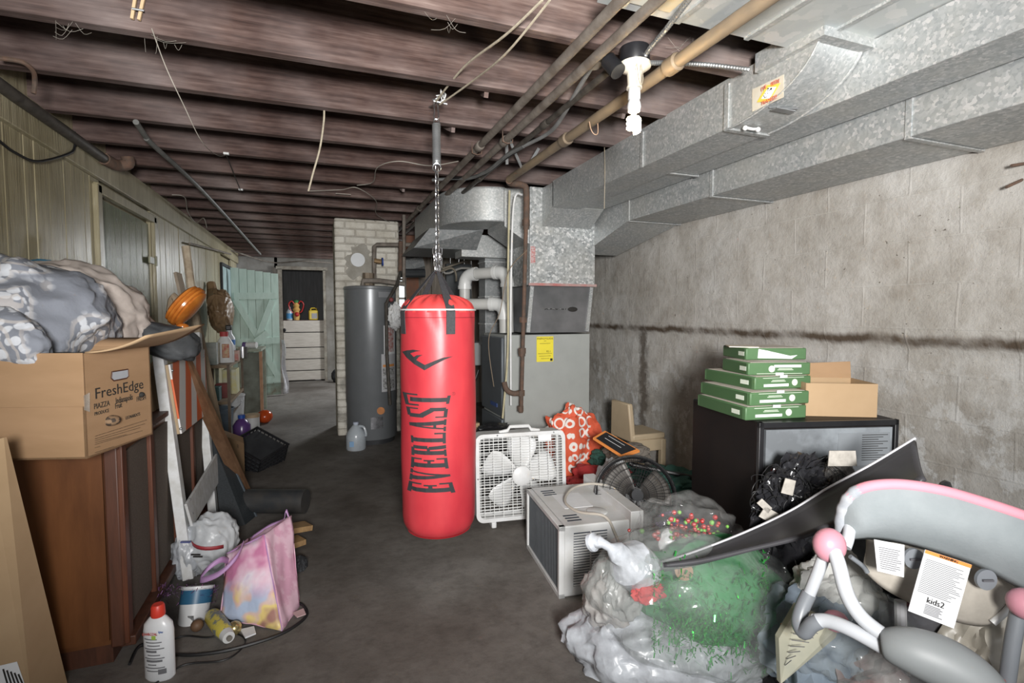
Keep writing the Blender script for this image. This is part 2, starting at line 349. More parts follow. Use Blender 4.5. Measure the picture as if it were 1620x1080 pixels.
# rear right plank wall with bright window
rp=woodgrain('weathered plank',(.14,.11,.085),(.34,.30,.25),(8,8,.7))
b=MB(); y=0; x=.84; rr=random.Random(5)
while x<2.6:
    wd=rr.uniform(.08,.16); b.box((x+wd/2,7.2+rr.uniform(0,.02),1.15 if not .86<x+wd/2<1.12 else .62),(wd-.008,.03,2.3 if not .86<x+wd/2<1.12 else 1.24)); x+=wd
b.o('wall_rear_planks',rp,**ST)
wi=T('window_2','small bright cellar window behind the water pipes','window',(.98,7.25,1.2)); wi['kind']='structure'
MB().box((.98,7.24,1.62),(.30,.01,.80)).o('pane',FL('lit frosted pane',(.8,.86,.9),.4,emit=1.6),wi)
b=MB()
for z in(1.24,1.5,1.76,2.02): b.box((.98,7.21,z),(.32,.03,.03))
for x in(.83,1.13): b.box((x,7.21,1.62),(.03,.03,.82))
b.o('window_frame',M('grimy white frame',(.5,.48,.44),.7),wi)
# doorway at the back
d=T('door_2','low whitewashed board barrier across the back doorway','door',(-.26,10.6,0)); d['kind']='structure'
b=MB()
for z0,z1 in((.02,.20),(.21,.42),(.43,.64),(.65,.93),(.94,1.16)): b.box((-.26,10.62,(z0+z1)/2),(.72,.03,z1-z0-.006))
b.o('boards',M('whitewashed boards',(.62,.58,.53),.8,c2=(.5,.46,.41),st=(.6,2,6)),d,bev=.003)
b=MB(); b.box((-.66,10.6,1.06),(.07,.12,2.12)); b.box((.12,10.6,1.06),(.05,.12,2.12)); b.box((-.27,10.6,2.14),(.9,.12,.06)); b.o('door_frame',M('old gray frame wood',(.36,.34,.29),.8,c2=(.2,.17,.14)),d)
MB().sph((-.60,10.57,.98),(.03,.03,.035),10).o('knob',black,d)
MB().box((-.72,10.3,1.05),(.03,.55,2.1)).o('open_panel',woodgrain('dark door wood',(.07,.06,.05),(.16,.14,.12)),d)
# teal Z-brace door, standing open
teal=M('teal painted boards',(.50,.63,.57),.55,c2=(.42,.55,.49),ns=6,st=(3,3,.8)); teald=M('worn teal paint',(.27,.36,.31),.8,c2=(.16,.13,.09),ns=9)
A=V((-1.20,8.62,0)); B=V((-.57,8.84,0)); ax=(B-A).normalized(); nn=V((ax.y,-ax.x,0)); W_=(B-A).length
def dp(s,z,o=0): return A+ax*s+nn*o+V((0,0,z))
td=T('door_3','weathered teal plank door with diagonal braces, standing open at the back','door',A.lerp(B,.5),0); td['kind']='structure'
b=MB()
for k in range(6):
    s0=W_*k/6+.003; s1=W_*(k+1)/6-.003; zt=1.97-.012*k; zb=.03+.015*(k%3)
    b.slab([dp(s0,zb),dp(s1,zb),dp(s1,zt),dp(s0,zt)],-nn*.022)
b.o('planks',teal,td)
for z in(1.55,.86,.26): MB().slab([dp(.03,z-.05),dp(W_-.01,z-.05+.02),dp(W_-.01,z+.05+.02),dp(.03,z+.05)],nn*.02).o('ledge_board',teal,td)
def brace(s0,z0,s1,z1,o):
    d=V((s1-s0,z1-z0)).normalized(); q=V((-d.y,d.x))*.045
    MB().slab([dp(s0+q.x,z0+q.y,o),dp(s0-q.x,z0-q.y,o),dp(s1-q.x,z1-q.y,o),dp(s1+q.x,z1+q.y,o)],nn*.02).o('brace',teal,td)
brace(.05,1.50,W_*.52,.93,.001); brace(W_-.1,1.50,W_*.52,.93,.003); brace(W_*.55,.80,.15,.30,.001); brace(W_*.55,.80,W_-.05,.32,.004); brace(W_*.45,.86,W_*.72,1.0,.021)
MB().slab([dp(.0,.02,.001),dp(W_,.03,.001),dp(W_,.21,.001),dp(.0,.19,.001)],nn*.004).o('worn_foot',teald,td)
b=MB().grid(lambda u,v:(dp(W_+.02+.10*u*(1-v*.7)+.015*math.sin(v*9),.03+v*.85)+nn*(.03*math.sin(u*5+v*4))),6,12)
b.t=0; b.o('hanging_sheet',plastic_film('milky film',(.7,.7,.74),.8),solid=.003,label='thin white plastic sheet hanging off the edge of the teal door',cat='plastic sheet')
# ================================================================== CEILING SERVICES
def one(b,name,mat,label,cat,group=None,**k): return b.o(name,mat,label=label,cat=cat,group=group,**k)
# panned joist sheet metal and stain
pan=T('sheet_metal_panning','speckled sheet metal panel nailed under the joists above the bulb','duct panel',(1.45,1.4,2.28))
MB().box((1.42,1.25,2.283),(1.15,.48,.006)).o('sheet',galv('blue galvanized',20,.52,.66,(.60,.62,.58)),pan,sm=0)
b=MB()
for x in(1.15,1.45,1.7): MB().box((x,1.25,2.276),(.02,.48,.008)).o('seam',MG,pan)
MB().box((.97,1.3,2.279),(.24,.30,.005)).o('stained_patch',M('stained board',(.62,.42,.14),.8,c2=(.6,.58,.5),ns=5),pan)
# ducts A
def duct_seam(y,x0,x1,z0,z1,parent,mat=MG):
    b=MB(); e=.006
    b.box(((x0+x1)/2,y,z0-e/2),(x1-x0+2*e,.022,e)); b.box((x0-e/2,y,(z0+z1)/2),(e,.022,z1-z0)); b.box((x1+e/2,y,(z0+z1)/2),(e,.022,z1-z0)); b.o('seam_strip',mat,parent)
dA=T('main_trunk_duct','galvanized trunk duct running from the furnace to the upper right, the higher of two','duct',(1.98,1.6,2.1))
MB().box((1.985,1.6,2.19),(.21,4.1,.175)).o('duct_run',MG,dA,sm=0,bev=.003)
MB().hexa([(1.66,3.56,2.1),(2.09,3.56,2.1),(2.09,3.76,1.98),(1.66,3.76,1.98),(1.66,3.56,2.275),(2.09,3.56,2.275),(2.09,3.76,2.275),(1.66,3.76,2.275)]).o('collar',MG,dA,sm=0)
for y in(.62,2.5): duct_seam(y,1.88,2.09,2.1,2.27,dA)
dB=T('branch_boot_duct','galvanized branch duct with a curved end turning up and a framed sticker','duct',(1.77,2.5,2.1))
pr=[]
for k in range(13):
    a=k/12*PI/2; pr.append((1.78-.42*math.sin(a),2.30-.21*math.cos(a)))
out=[(3.57,2.09)]+pr; # bottom line then curve up
b=MB(); poly=[(1.66,y,z) for y,z in out]+[(1.66,1.75,2.30),(1.66,3.57,2.285)]
b.slab(poly,(.218,0,0)); b.o('duct_run',MG,dB,sm=40)
for xx in(1.66,1.872): 
    b=MB(); b.tube([(xx,y,z-.002) for y,z in pr],.005,6); b.o('seam_strip',MG,dB)
MB().box((1.655,1.80,2.18),(.008,.025,.19)).o('seam_strip',MG,dB); MB().box((1.77,1.80,2.086),(.23,.025,.008)).o('seam_strip',MG,dB)
b=MB(); b.box((1.655,2.42,2.18),(.006,.022,.19));b.o('seam_strip',MG,dB)
b=MB(); b.hexa([(1.635,1.33,2.248),(1.90,1.33,2.248),(1.90,1.63,2.248),(1.635,1.63,2.248),(1.635,1.33,2.32),(1.90,1.33,2.32),(1.90,1.63,2.32),(1.635,1.63,2.32)]); b.o('boot_collar',MG,dB,sm=0)
b=MB(); b.tube([(1.70,1.74,2.08),(1.73,1.73,2.074),(1.76,1.735,2.08)],.006,8); b.sph((1.70,1.74,2.078),.011,8); b.sph((1.765,1.735,2.078),.011,8); b.o('damper_wing_nut',white,dB)
b=MB(); b.tube([(1.68,1.60,2.11),(1.80,1.57,2.11)],.004,6); b.box((1.74,1.585,2.10),(.10,.03,.004)); b.o('damper_rod',steel,dB)
# sticker on the boot
stk=T('framed_joke_sticker','aged sticker with a yellow frame and red lettering on the curved duct','sticker',(1.655,1.66,2.15))
MB().slab([P(1170+x/10.8,100+y/10.8,'x',1.657) for x,y in((215,450),(755,190),(750,580),(215,830))],(.002,0,0)).o('backing',M('aged clear tape',(.50,.45,.36),.5,c2=(.55,.52,.45)),stk,sm=0)
def sy(px,py): # sticker px in the 100px crop (x10.8) -> wall point
    p=P(1170+px/10.8,100+py/10.8,'x',1.654); return p
yel=FL('sticker yellow',(.78,.55,.08),.6); 
b=MB(); o_=[(300,670),(500,640),(700,345),(480,378)]
b.slab([sy(x,y) for x,y in((300,668),(505,650),(700,340),(470,375))],(-.0015,0,0)); b.o('frame_shape',yel,stk,sm=0)
b=MB(); b.slab([sy(x,y)+V((-.0016,0,0)) for x,y in((375,610),(520,605),(635,402),(500,412))],(-.001,0,0)); b.o('picture',paper,stk,sm=0)
b=MB()
for x,y in((490,470),(520,465),(450,520),(490,515)): b.sph(sy(x,y)+V((-.003,0,0)),.0016,6)
b.tube([sy(420,550)+V((-.003,0,0)),sy(440,595)+V((-.003,0,0)),sy(470,575)+V((-.003,0,0))],.001,6); b.sph(sy(548,440)+V((-.003,0,0)),(.001,.005,.004),8); b.sph(sy(497,437)+V((-.003,0,0)),(.001,.004,.003),8); b.o('face_marks',ink,stk)
red=FL('sticker red',(.62,.13,.07),.6)
for t_,x0,y0,x1,y1,sz in(("I'VE",375,462,470,395,.022),('BEEN',540,370,690,300,.022),('FRAMED!!',365,700,670,560,.022)):
    a=sy(x0,y0); c_=sy(x1,y1); m=(a+c_)/2+V((-.003,0,0)); tx=text(t_,sz,frame(m,c_-a,(0,0,1)),'lettering',red,stk,sx=.78)
# duct B
dC=T('wall_trunk_duct','lower galvanized trunk duct running along the top of the block wall','duct',(2.36,1.5,1.97))
MB().box((2.355,1.45,2.08),(.45,3.7,.215)).o('duct_run',MG2,dC,sm=0,bev=.003)
MB().hexa([(2.13,3.28,1.972),(2.58,3.28,1.972),(2.45,3.95,1.80),(2.12,3.95,1.80),(2.13,3.28,2.18),(2.58,3.28,2.18),(2.45,3.95,2.18),(2.12,3.95,2.18)]).o('taper',MG,dC,sm=0)
for y in(1.36,2.42,3.27): duct_seam(y,2.13,2.58,1.97,2.185,dC,MG2 if y<2 else MG)
# plenum, transition, furnace
pl=T('furnace_plenum','tall speckled galvanized plenum box on top of the furnace','duct plenum',(1.83,4.0,1.52))
MB().box((1.845,4.02,1.90),(.575,.52,.76)).o('box',galv('big spangle',60,.30,.82),pl,sm=0,bev=.003)
MB().hexa([(1.36,3.80,1.97),(1.56,3.78,1.84),(1.56,4.20,1.84),(1.36,4.22,1.97),(1.36,3.80,2.26),(1.56,3.78,2.26),(1.56,4.20,2.26),(1.36,4.22,2.26)]).o('side_takeoff',MG,pl,sm=0)
MB().box((1.845,3.756,1.525),(.60,.015,.02)).o('red_tape',M('red seam tape',(.45,.16,.15),.5,c2=(.4,.33,.31)),pl,sm=0)
MB().slab([(1.56,3.757,1.69),(1.60,3.757,1.69),(1.60,3.757,1.82),(1.56,3.757,1.82)],(0,.002,0)).o('warning_label',M('red print label',(.55,.50,.50),.6,c2=(.45,.10,.09),ns=45,st=(1,1,3)),pl,sm=0)
tr=T('coil_cabinet','dark scuffed sheet metal coil cabinet between plenum and furnace','furnace coil case',(1.83,4,1.14))
MB().hexa([(1.52,3.74,1.145),(2.06,3.74,1.145),(2.06,4.28,1.145),(1.52,4.28,1.145),(1.57,3.78,1.515),(2.12,3.78,1.515),(2.12,4.28,1.515),(1.57,4.28,1.515)]).o('case',M('scuffed dark sheet',(.13,.135,.14),.35,.5,c2=(.23,.23,.24),ns=3),tr,sm=0)
for x0,x1 in((1.53,1.58),(2.05,2.11)): MB().bar((x0,3.735,1.15),(x1,3.775,1.51),.03,.012,(0,1,0)).o('corner_strip',MG,tr)
MB().slab([(1.68,3.757,1.325),(1.87,3.757,1.325),(1.87,3.759,1.337),(1.68,3.759,1.337)],(0,.004,0)).o('print',M('smeared stamp',(.02,.02,.02),.7,c2=(.2,.2,.2),ns=90,lo=.5,hi=.55),tr,sm=0); b=MB().sph((1.93,3.757,1.33),(.045,.004,.02),12); b.o('oval_mark',ink,tr)
fu=T('gas_furnace','tall gray metal gas furnace with dark blue-gray front doors','furnace',(1.7,4.0,0))
fg=FL('furnace gray',(.36,.375,.36),.45,bump=.1,bs=300); fd=FL('furnace door blue gray',(.12,.135,.15),.4,.2)
MB().box((1.715,4.02,.565),(.74,.54,1.13)).o('cabinet',fg,fu,bev=.004,sm=0)
MB().box((1.335,4.03,.80),(.025,.52,.62)).o('door',fd,fu,bev=.008); MB().box((1.335,4.03,.28),(.025,.52,.38)).o('door',fd,fu,bev=.008)
MB().box((1.32,3.95,.565),(.006,.16,.03)).o('maker_plate',FL('blue plate',(.05,.09,.25),.4),fu)
q=PL(862,552,(1.6,3.748,1),V((0,1,0)))
lb=T('energy_label','yellow energy guide label stuck on the furnace side','label',q); MB().box((q.x,3.746,q.z-.0),(.145,.003,.20)).o('label_sheet',FL('label yellow',(.85,.72,.05),.6),lb,sm=0)
F0=lambda dx,dz:(q.x+dx,3.7435,q.z+dz)
text('ENERGYGUIDE',.021,frame(F0(0,.083),(1,0,0),(0,0,1)),'lettering',ink,lb); text('92.1',.022,frame(F0(.03,-.02),(1,0,0),(0,0,1)),'lettering',ink,lb)
b=MB()
for dz,wd in((.065,.02),(.045,.09),(-.035,.12),(-.055,.10),(-.075,.07)): b.box(F0(0,dz),(wd,.001,.0025))
b.box(F0(.055,-.085),(.02,.001,.02)); b.o('print_lines',ink,lb)
# curved elbow duct on the left of the plenum
el=T('curved_supply_duct','rounded galvanized elbow duct leaving the plenum to the left','duct',(1.1,4.2,2.0))
oc=[]; 
for k in range(13):
    a=k/12*PI/2; oc.append((1.37-.42*math.sin(a),3.82+.42*(1-math.cos(a))))
inn=[(.95,5.4),(1.30,5.4),(1.30,4.25),(1.37,4.22)]
b=MB(); b.slab([(x,y,2.01) for x,y in oc+inn],(0,0,.26)); b.o('elbow',MG,el,sm=50)
b=MB(); b.tube([(x,y,2.012) for x,y in oc],.005,6); b.tube([(x,y,2.262) for x,y in oc],.006,6); b.o('seam_strip',MG,el)
MB().hexa([(.78,4.5,1.86),(1.33,4.45,1.86),(1.33,5.2,1.86),(.78,5.2,1.86),(.90,4.4,2.02),(1.35,4.3,2.02),(1.33,5.2,2.02),(.90,5.2,2.02)]).o('lower_boot',MGD,el,sm=0)
# small rectangular drop duct
sd=T('flue_drop_duct','narrow gray rectangular duct dropping behind the white pipes','duct',(1.55,4.65,1.0))
MB().box((1.55,4.65,1.50),(.22,.20,1.0)).o('drop',MGD,sd,sm=0,bev=.004); MB().box((1.43,4.60,1.90),(.46,.24,.20)).o('elbow_box',MG,sd,sm=0,bev=.004)
b=MB(); 
for z in(1.77,1.45,1.2): b.box((1.55,4.65,z),(.235,.215,.012))
b.o('seam_strip',MG,sd)
# PVC vents
pvc=FL('white pvc',(.66,.67,.66),.35); pvs=FL('gray-white pvc',(.52,.52,.50),.4)
def pvcpipe(label,pts,corner):
    t=T('pvc_vent_pipe',label,'pipe',(pts[-1][0],pts[-1][1],min(p[2] for p in pts)),group='white vent pipes on the furnace')
    r=.046
    for i in range(len(pts)-1):
        a,c=V(pts[i]),V(pts[i+1]); d=(c-a).normalized(); o0=.09 if i>0 else 0; o1=.09 if i<len(pts)-2 else 0
        MB().tube([a+d*o0,c-d*o1],r,20).o('pipe_run',pvs,t)
    for i in range(1,len(pts)-1):
        p=V(pts[i]); a=(V(pts[i-1])-p).normalized(); c=(V(pts[i+1])-p).normalized()
        L=[p+a*.125]+[p+a*.10*(1-k/8)**1.0*(1-k/8)+c*.10*(k/8)**2 for k in range(9)]+[p+c*.125]
        b=MB(); b.tube(L,r*1.17,20); b.tube([p+a*.125,p+a*.095],r*1.27,20); b.tube([p+c*.125,p+c*.095],r*1.27,20); b.o('elbow',pvc,t)
pvcpipe('upper white vent pipe with two elbows beside the red bag',[(1.19,4.35,1.25),(1.19,4.35,1.63),(1.46,4.02,1.64),(1.47,4.02,1.14)],0)
pvcpipe('lower white vent pipe entering the furnace beside the red bag',[(1.04,4.25,1.37),(1.415,3.96,1.375),(1.42,3.96,1.14)],0)
for o_ in bpy.data.objects:
    if o_.name.startswith('pvc_vent'): 
        if 'group' in o_: del o_['group']
# gas pipe and thin tubes
gp=T('gas_riser_pipe','rusty vertical gas pipe with fittings in front of the furnace','pipe',(1.40,3.5,.5))
b=MB(); b.tube([(1.235,3.36,2.2),(1.27,3.42,2.2),(1.37,3.44,2.2),(1.40,3.45,2.15),(1.41,3.48,1.9)],.022,12,sm=4); b.tube([(1.41,3.48,1.95),(1.42,3.60,.55)],.015,12); b.o('pipe',rust,gp)
for z,r in((1.95,.03),(1.25,.028),(1.02,.03),(1.0,.026),(.70,.03),(.58,.024)):
    MB().cyl((1.415,3.5+.1*(1.9-z)/1.35,z-.02),(1.415,3.5+.1*(1.9-z)/1.35,z+.02),r,8).o('coupling',rust,gp)
MB().tube([(1.41,3.59,.70),(1.35,3.60,.70),(1.31,3.62,.73),(1.30,3.64,.78)],.02,10,sm=4).o('side_branch',rust,gp)
one(MB().tube([(1.335,3.62,2.2),(1.33,3.64,1.6),(1.335,3.66,1.0),(1.30,3.68,.5)],.008,8,sm=4),'drain_tube',M('yellowed tube',(.55,.50,.33),.4),'yellowed plastic drain tube hanging down in front of the furnace','tube')
one(MB().tube([(1.41,3.55,2.16),(1.36,3.6,2.1),(1.345,3.62,1.4),(1.36,3.66,.6)],.008,8,sm=5),'conduit_tube',white,'thin white conduit beside the rusty gas riser','conduit')
one(MB().tube([(1.41,3.46,1.75),(1.30,3.55,1.6),(1.25,3.6,1.3),(1.18,3.65,1.1),(1.22,3.65,.75)],.003,6,sm=6),'thermostat_wire',FL('brown wire',(.2,.15,.1)),'thin brown thermostat wire looping past the white vent pipes','wire')
# iron pipes under the joists
g1='iron pipes running under the joists'
def runp(x,y0,y1,z,r,mat,label,cps):
    t=T('iron_pipe',label,'pipe',(x,(y0+y1)/2,z)); MB().tube([(x,y0,z),(x,y1,z)],r,14).o('pipe',mat,t)
    for y in cps: MB().tube([(x,y-.035,z),(x,y-.028,z),(x,y+.028,z),(x,y+.035,z)],[r*1.1,r*1.35,r*1.35,r*1.1],14).o('coupling',mat,t)
runp(.885,.3,6.4,2.255,.019,iron,'left one of two parallel old iron pipes crossing the joists',(2.9,4.8))
runp(.985,.3,6.2,2.250,.019,iron,'right one of two parallel old iron pipes crossing the joists',(2.75,4.6))
runp(1.072,1.80,4.3,2.235,.014,irond,'thin dark iron pipe ending at the lamp box',(2.4,3.5))
runp(1.237,.5,3.36,2.21,.024,M('tan iron pipe',(.32,.24,.155),.6,.2,c2=(.16,.13,.10),ns=6,st=(1,.5,1)),'thicker tan iron pipe passing beside the bulb',(1.62,2.5))
def strap(x,y,lab):
    one(MB().tube([(x-.03,y,2.29),(x-.028,y,2.23),(x,y,2.222),(x+.028,y,2.23),(x+.03,y,2.29)],.003,6),'pipe_hanger',rust,lab,'pipe hanger')
strap(.885,2.95,'rusty wire hanger holding the left parallel iron pipe'); strap(.985,2.70,'rusty wire hanger holding the right parallel iron pipe')
def perf(a,c,lab):
    b=MB(); b.bar(a,c,.018,.002,(0,1,0)); b.o('perforated_strap',steel,label=lab,cat='metal strap')
perf((1.10,3.0,2.36),(1.24,3.1,2.19),'perforated metal strap nearest the thick tan pipe end'); perf((1.07,2.95,2.30),(1.09,3.0,2.20),'short perforated metal strap above the gray cable')
perf((1.30,3.0,2.32),(1.25,3.1,2.2),'perforated metal strap right of the tan pipe')
def armored(pts,label,r=.010,sm=8):
    pts=smooth_path([V(p) for p in pts],sm); L=[]; rs=[]
    # ribbed
    acc=[]
    for a,c in zip(pts,pts[1:]):
        n=max(1,int((c-a).length/.005))
        for i in range(n): acc.append(a.lerp(c,i/n))
    rs=[r*(1.0 if i%2 else .78) for i in range(len(acc))]
    one(MB().tube(acc,rs,8),'armored_cable',conduit,label,'cable')
armored([(1.08,1.30,2.27),(1.12,1.5,2.26),(1.135,1.62,2.25),(1.135,1.66,2.23)],'armored cable curving down to the lamp box from the stained panel')
armored([(1.17,1.70,2.24),(1.30,1.72,2.27),(1.45,1.68,2.27),(1.60,1.62,2.25)],'armored cable from the lamp box to the curved duct')
armored([(1.03,1.85,2.27),(1.05,2.0,2.25),(1.10,2.3,2.215),(1.12,2.5,2.22),(1.08,2.7,2.22)],'armored cable dropping from the round cover beside the dark pipe')
one(MB().tube([(1.08,2.7,2.22),(1.05,2.9,2.22),(1.04,3.2,2.215),(1.0,3.5,2.23),(.93,3.7,2.27),(.80,3.8,2.27)],.011,8,sm=6),'gray_cable',conduit,'gray flat cable sagging under the joists toward the rounded duct','cable')
one(MB().tube([(1.09,2.75,2.225),(1.07,2.95,2.225),(1.06,3.2,2.22),(1.02,3.5,2.24),(.9,3.72,2.275)],.008,8,sm=6),'gray_cable',cableb,'black cable sagging alongside the gray flat cable','cable')
# lamp
lx,ly=1.125,1.70
lp=T('pull_chain_lampholder','white porcelain lampholder with a lit spiral bulb on a black ceiling box','ceiling lamp',(lx,ly,2.20))
MB().lathe([(.055,2.285),(.056,2.235),(.052,2.225)],(lx,ly,0),n=24).o('ceiling_box',black,lp)
MB().lathe([(.058,2.228),(.060,2.215),(.045,2.205),(.028,2.195),(.026,2.150),(.029,2.145),(.029,2.138),(.0,2.137)],(lx,ly,0),n=28).o('porcelain_holder',FL('porcelain',(.80,.74,.62),.3),lp)
MB().lathe([(.021,2.14),(.023,2.12),(.023,2.10),(.019,2.098),(.024,2.085),(.026,2.07),(.022,2.055),(.010,2.05),(.009,2.04)],(lx,ly,0),n=20).o('socket_adapter',white,lp)
sp=[]
for k in range(110):
    a=k/110*PI*2*3.2; sp.append((lx+math.cos(a)*.019,ly+math.sin(a)*.019,2.035-k/110*.052))
blb=FL('lit lamp tube',(1,.80,.50),.4,emit=75); MB().tube(sp,.0085,8).o('spiral_bulb',blb,lp)
MB().tube([(lx-.03,ly-.06,2.2),(lx-.028,ly-.07,2.14),(lx-.02,ly-.075,2.12),(lx-.01,ly-.07,2.15),(lx-.012,ly-.06,2.2)],.0015,5,sm=4).o('pull_string',rope,lp)
one(MB().cyl((1.055,1.70,2.19),(1.035,1.74,2.245),.030,20),'bell_transformer',black,'small black cylinder box hanging left of the lampholder','electrical box')
one(MB().lathe([(.034,2.275),(.036,2.262),(.0,2.258)],(1.03,1.83,0),n=20),'junction_cover',M('dusty cover',(.2,.18,.16),.8),'round dusty junction cover above the small black box','junction box')
one(MB().tube([(1.20,2.18,2.19),(1.205,2.17,2.15),(1.22,2.165,2.13),(1.24,2.17,2.14),(1.245,2.18,2.19)],.002,6,sm=5),'wire_loop',FL('copper loop',(.5,.33,.22),.5),'loose copper wire loop hanging from the thick tan pipe','wire')
# bridging pieces
for i,(x,k,s,lab) in enumerate(((.73,4,1,'leaning bridging board between joists right of the bag hook'),(.70,5,-1,'second bridging board right of the bag spring'),(1.45,4,-1,'bridging strut above the curved duct left end'),(.70,6,1,'short bridging board left of the parallel pipes'),(.66,8,-1,'bridging board far back above the chain'))):
    y=JY[k]; one(MB().bar((x,y+.06,2.30),(x+.06*s,y+.47,2.50),.06,.02,(1,0,0)),'bridging_board',MJ,lab,'wood brace')
one(MB().bar((1.33,1.77,2.30),(1.40,1.76,2.46),.03,.01,(0,1,0)),'wood_shim',ply,'pale splintered wood shim above the branch duct','wood shim')
# clothespin on the near joist
cp=T('clothespin','wooden clothespin nailed to the near joist at upper left','clothespin',(-.41,2.19,2.38))
for s in(-1,1): MB().bar(P(217,15,'y',2.20)+V((s*.012+.01,0,.05)),P(217,15,'y',2.20)+V((s*.010-.006,0,-.035)),.009,.010,(0,1,0)).o('arm',FL('pine',(.62,.45,.27),.7),cp)
MB().cyl(P(217,15,'y',2.19)+V((-.015,0,.0)),P(217,15,'y',2.19)+V((.02,0,.0)),.004,8).o('spring',steel,cp)
# left side items
one(MB().tube([(-1.23,1.9,2.26),(-1.215,2.9,2.24),(-1.20,3.9,2.235)],.028,12),'waste_pipe',irond,'dark iron pipe along the top of the left wall','pipe')
one(MB().tube([(-1.2,3.86,2.235),(-1.17,3.98,2.23),(-1.12,4.0,2.25),(-1.12,4.0,2.29)],.036,12,sm=5),'pipe_elbow',rust,'rusty pipe elbow at the end of the dark wall pipe','pipe')
one(MB().tube([P(0,92,'z',2.28),P(35,98,'z',2.28),P(52,112,'z',2.27),P(55,128,'z',2.25),P(53,148,'z',2.20)],.009,8,sm=5),'hook_pipe',rust,'rusty bent pipe hook at the upper left corner','pipe')
one(MB().tube([P(118,208,'x',-1.22),P(118,232,'x',-1.22),P(108,243,'x',-1.22),P(60,255,'x',-1.22),P(25,242,'x',-1.22),P(0,224,'x',-1.22),P(-40,190,'x',-1.22)],.006,8,sm=7),'hanging_cable',cableb,'black cable looping down over the left wall boards','cable')
one(MB().tube([P(215,193,'z',2.27),P(232,218,'z',2.26),P(245,232,'z',2.25),P(330,312,'z',2.26),P(412,402,'z',2.24)],.014,10,sm=5),'slanted_conduit',M('gray conduit paint',(.22,.22,.21),.6,.2),'gray conduit slanting under the joists near the left wall','conduit')
def rp_(pts,r,label,name='hanging_string',mat=rope,cat='string'):
    one(MB().tube(pts,r,6,sm=6),name,mat,label,cat)
rp_([P(513,175,'y',2.70),P(512,195,'y',2.70),P(506,235,'y',2.72),P(495,275,'y',2.75),P(488,302,'y',2.78)],.0045,'knotted jute string hanging from a joist left of the bag')
rp_([P(240,45,'y',2.2),P(262,105,'y',2.3),P(290,165,'y',2.4),P(320,225,'y',2.6),P(345,246,'y',3.1),P(358,245,'y',3.6)],.0018,'thin dusty thread trailing across the upper left joists',mat=wirew)
rp_([P(358,245,'z',2.28),P(368,270,'z',2.27),P(380,300,'z',2.27)],.003,'short dark wire between two white staples','hanging_wire',cableb,'wire')
for u,v,l in((358,243,'upper white cable staple on the left joists'),(381,300,'lower white cable staple on the left joists')): one(MB().box(P(u,v,'z',2.283),(.03,.02,.012)),'cable_staple',white,l,'staple')
rp_([P(565,293,'z',2.27),P(590,288,'z',2.27),P(597,265,'z',2.27),P(630,255,'z',2.27),P(680,262,'z',2.27),P(725,255,'z',2.27)],.003,'old white wire stapled across joists behind the spring','old_wire',wirew,'wire')
rp_([P(487,302,'z',2.275),P(540,300,'z',2.275),P(565,297,'z',2.275),P(595,318,'z',2.26),P(597,340,'z',2.27),P(635,358,'z',2.27),P(655,350,'z',2.27)],.0032,'old white wire zigzagging toward the parallel pipes','old_wire',wirew,'wire')
one(MB().box(P(543,307,'z',2.285),(.12,.02,.003)),'paper_strip',FL('strip',(.5,.44,.38)),'small pale paper strip stapled to a joist','paper strip')
rp_([P(272,308,'z',2.27),P(292,312,'z',2.27),P(297,335,'z',2.25),P(310,352,'z',2.25),P(322,345,'z',2.25),P(327,360,'z',2.2)],.004,'old wire draped at the top of the left wall','old_wire',wirew,'wire')
for i,(pts,l) in enumerate((([P(350,392,'z',2.25),P(372,398,'z',2.25),P(430,415,'z',2.2),P(480,413,'z',2.22),P(525,416,'z',2.22)],'sagging cable above the teal door'),([P(300,385,'x',-1.2),P(340,395,'x',-1.19),P(365,402,'x',-1.15)],'pale conduit piece at the far end of the left wall'))):
    rp_(pts,.012,l,'far_conduit',iron,'conduit')
# heap of ropes for the bag: two diagonal ropes up to the right
hk=V((.54,2.19,2.34))
rp_([P(690,160,'y',2.44),P(735,105,'y',2.1),P(800,55,'y',1.75),P(858,0,'y',1.55)],.0045,'upper braided rope running from the bag hook to upper right','tie_rope',rope,'rope')
rp_([P(696,165,'y',2.44),P(745,130,'y',2.15),P(800,85,'y',1.78),P(870,0,'y',1.5)],.0040,'lower smooth cord running from the bag hook to upper right','tie_rope',rope,'rope')
rp_([P(1250//1,300,'x',1.64) if 0 else P(956,225,'x',1.64),P(957,270,'x',1.65),P(956,330,'x',1.65)],.0022,'thin string hanging in front of the branch duct')
for u,v,u2,v2,l in((1600,262,1625,258,'upper rusty spike sticking out of the block wall below the ducts'),(1592,296,1618,284,'lower slanting rusty spike in the block wall')): one(MB().tube([P(u2,v2,'x',2.6),P(u,v,'x',2.53)],.006,8),'wall_spike',rust,l,'spike')
rw_=random.Random(21)
def web(u,v,y,n,l):
    t=T('cobweb',l,'cobweb',P(u,v,'y',y))
    for k in range(n):
        a=P(u+rw_.uniform(-35,35),v+rw_.uniform(-14,14),'y',y+rw_.uniform(-.05,.05)); c=P(u+rw_.uniform(-40,40),v+rw_.uniform(-10,25),'y',y+rw_.uniform(-.05,.05)); m=(a+c)/2+V((0,0,-.02)); MB().tube([a,m,c],.00045,4,sm=3).o('strand',wirew,t)
web(110,45,2.2,7,'dusty cobweb strands below the near joist at upper left'); web(255,60,2.24,6,'dusty cobweb strands under the clothespin'); web(1070,70,1.73,7,'dusty cobweb strands right of the lampholder'); web(700,30,1.75,5,'dusty cobweb strands across the gap left of the tie ropes')
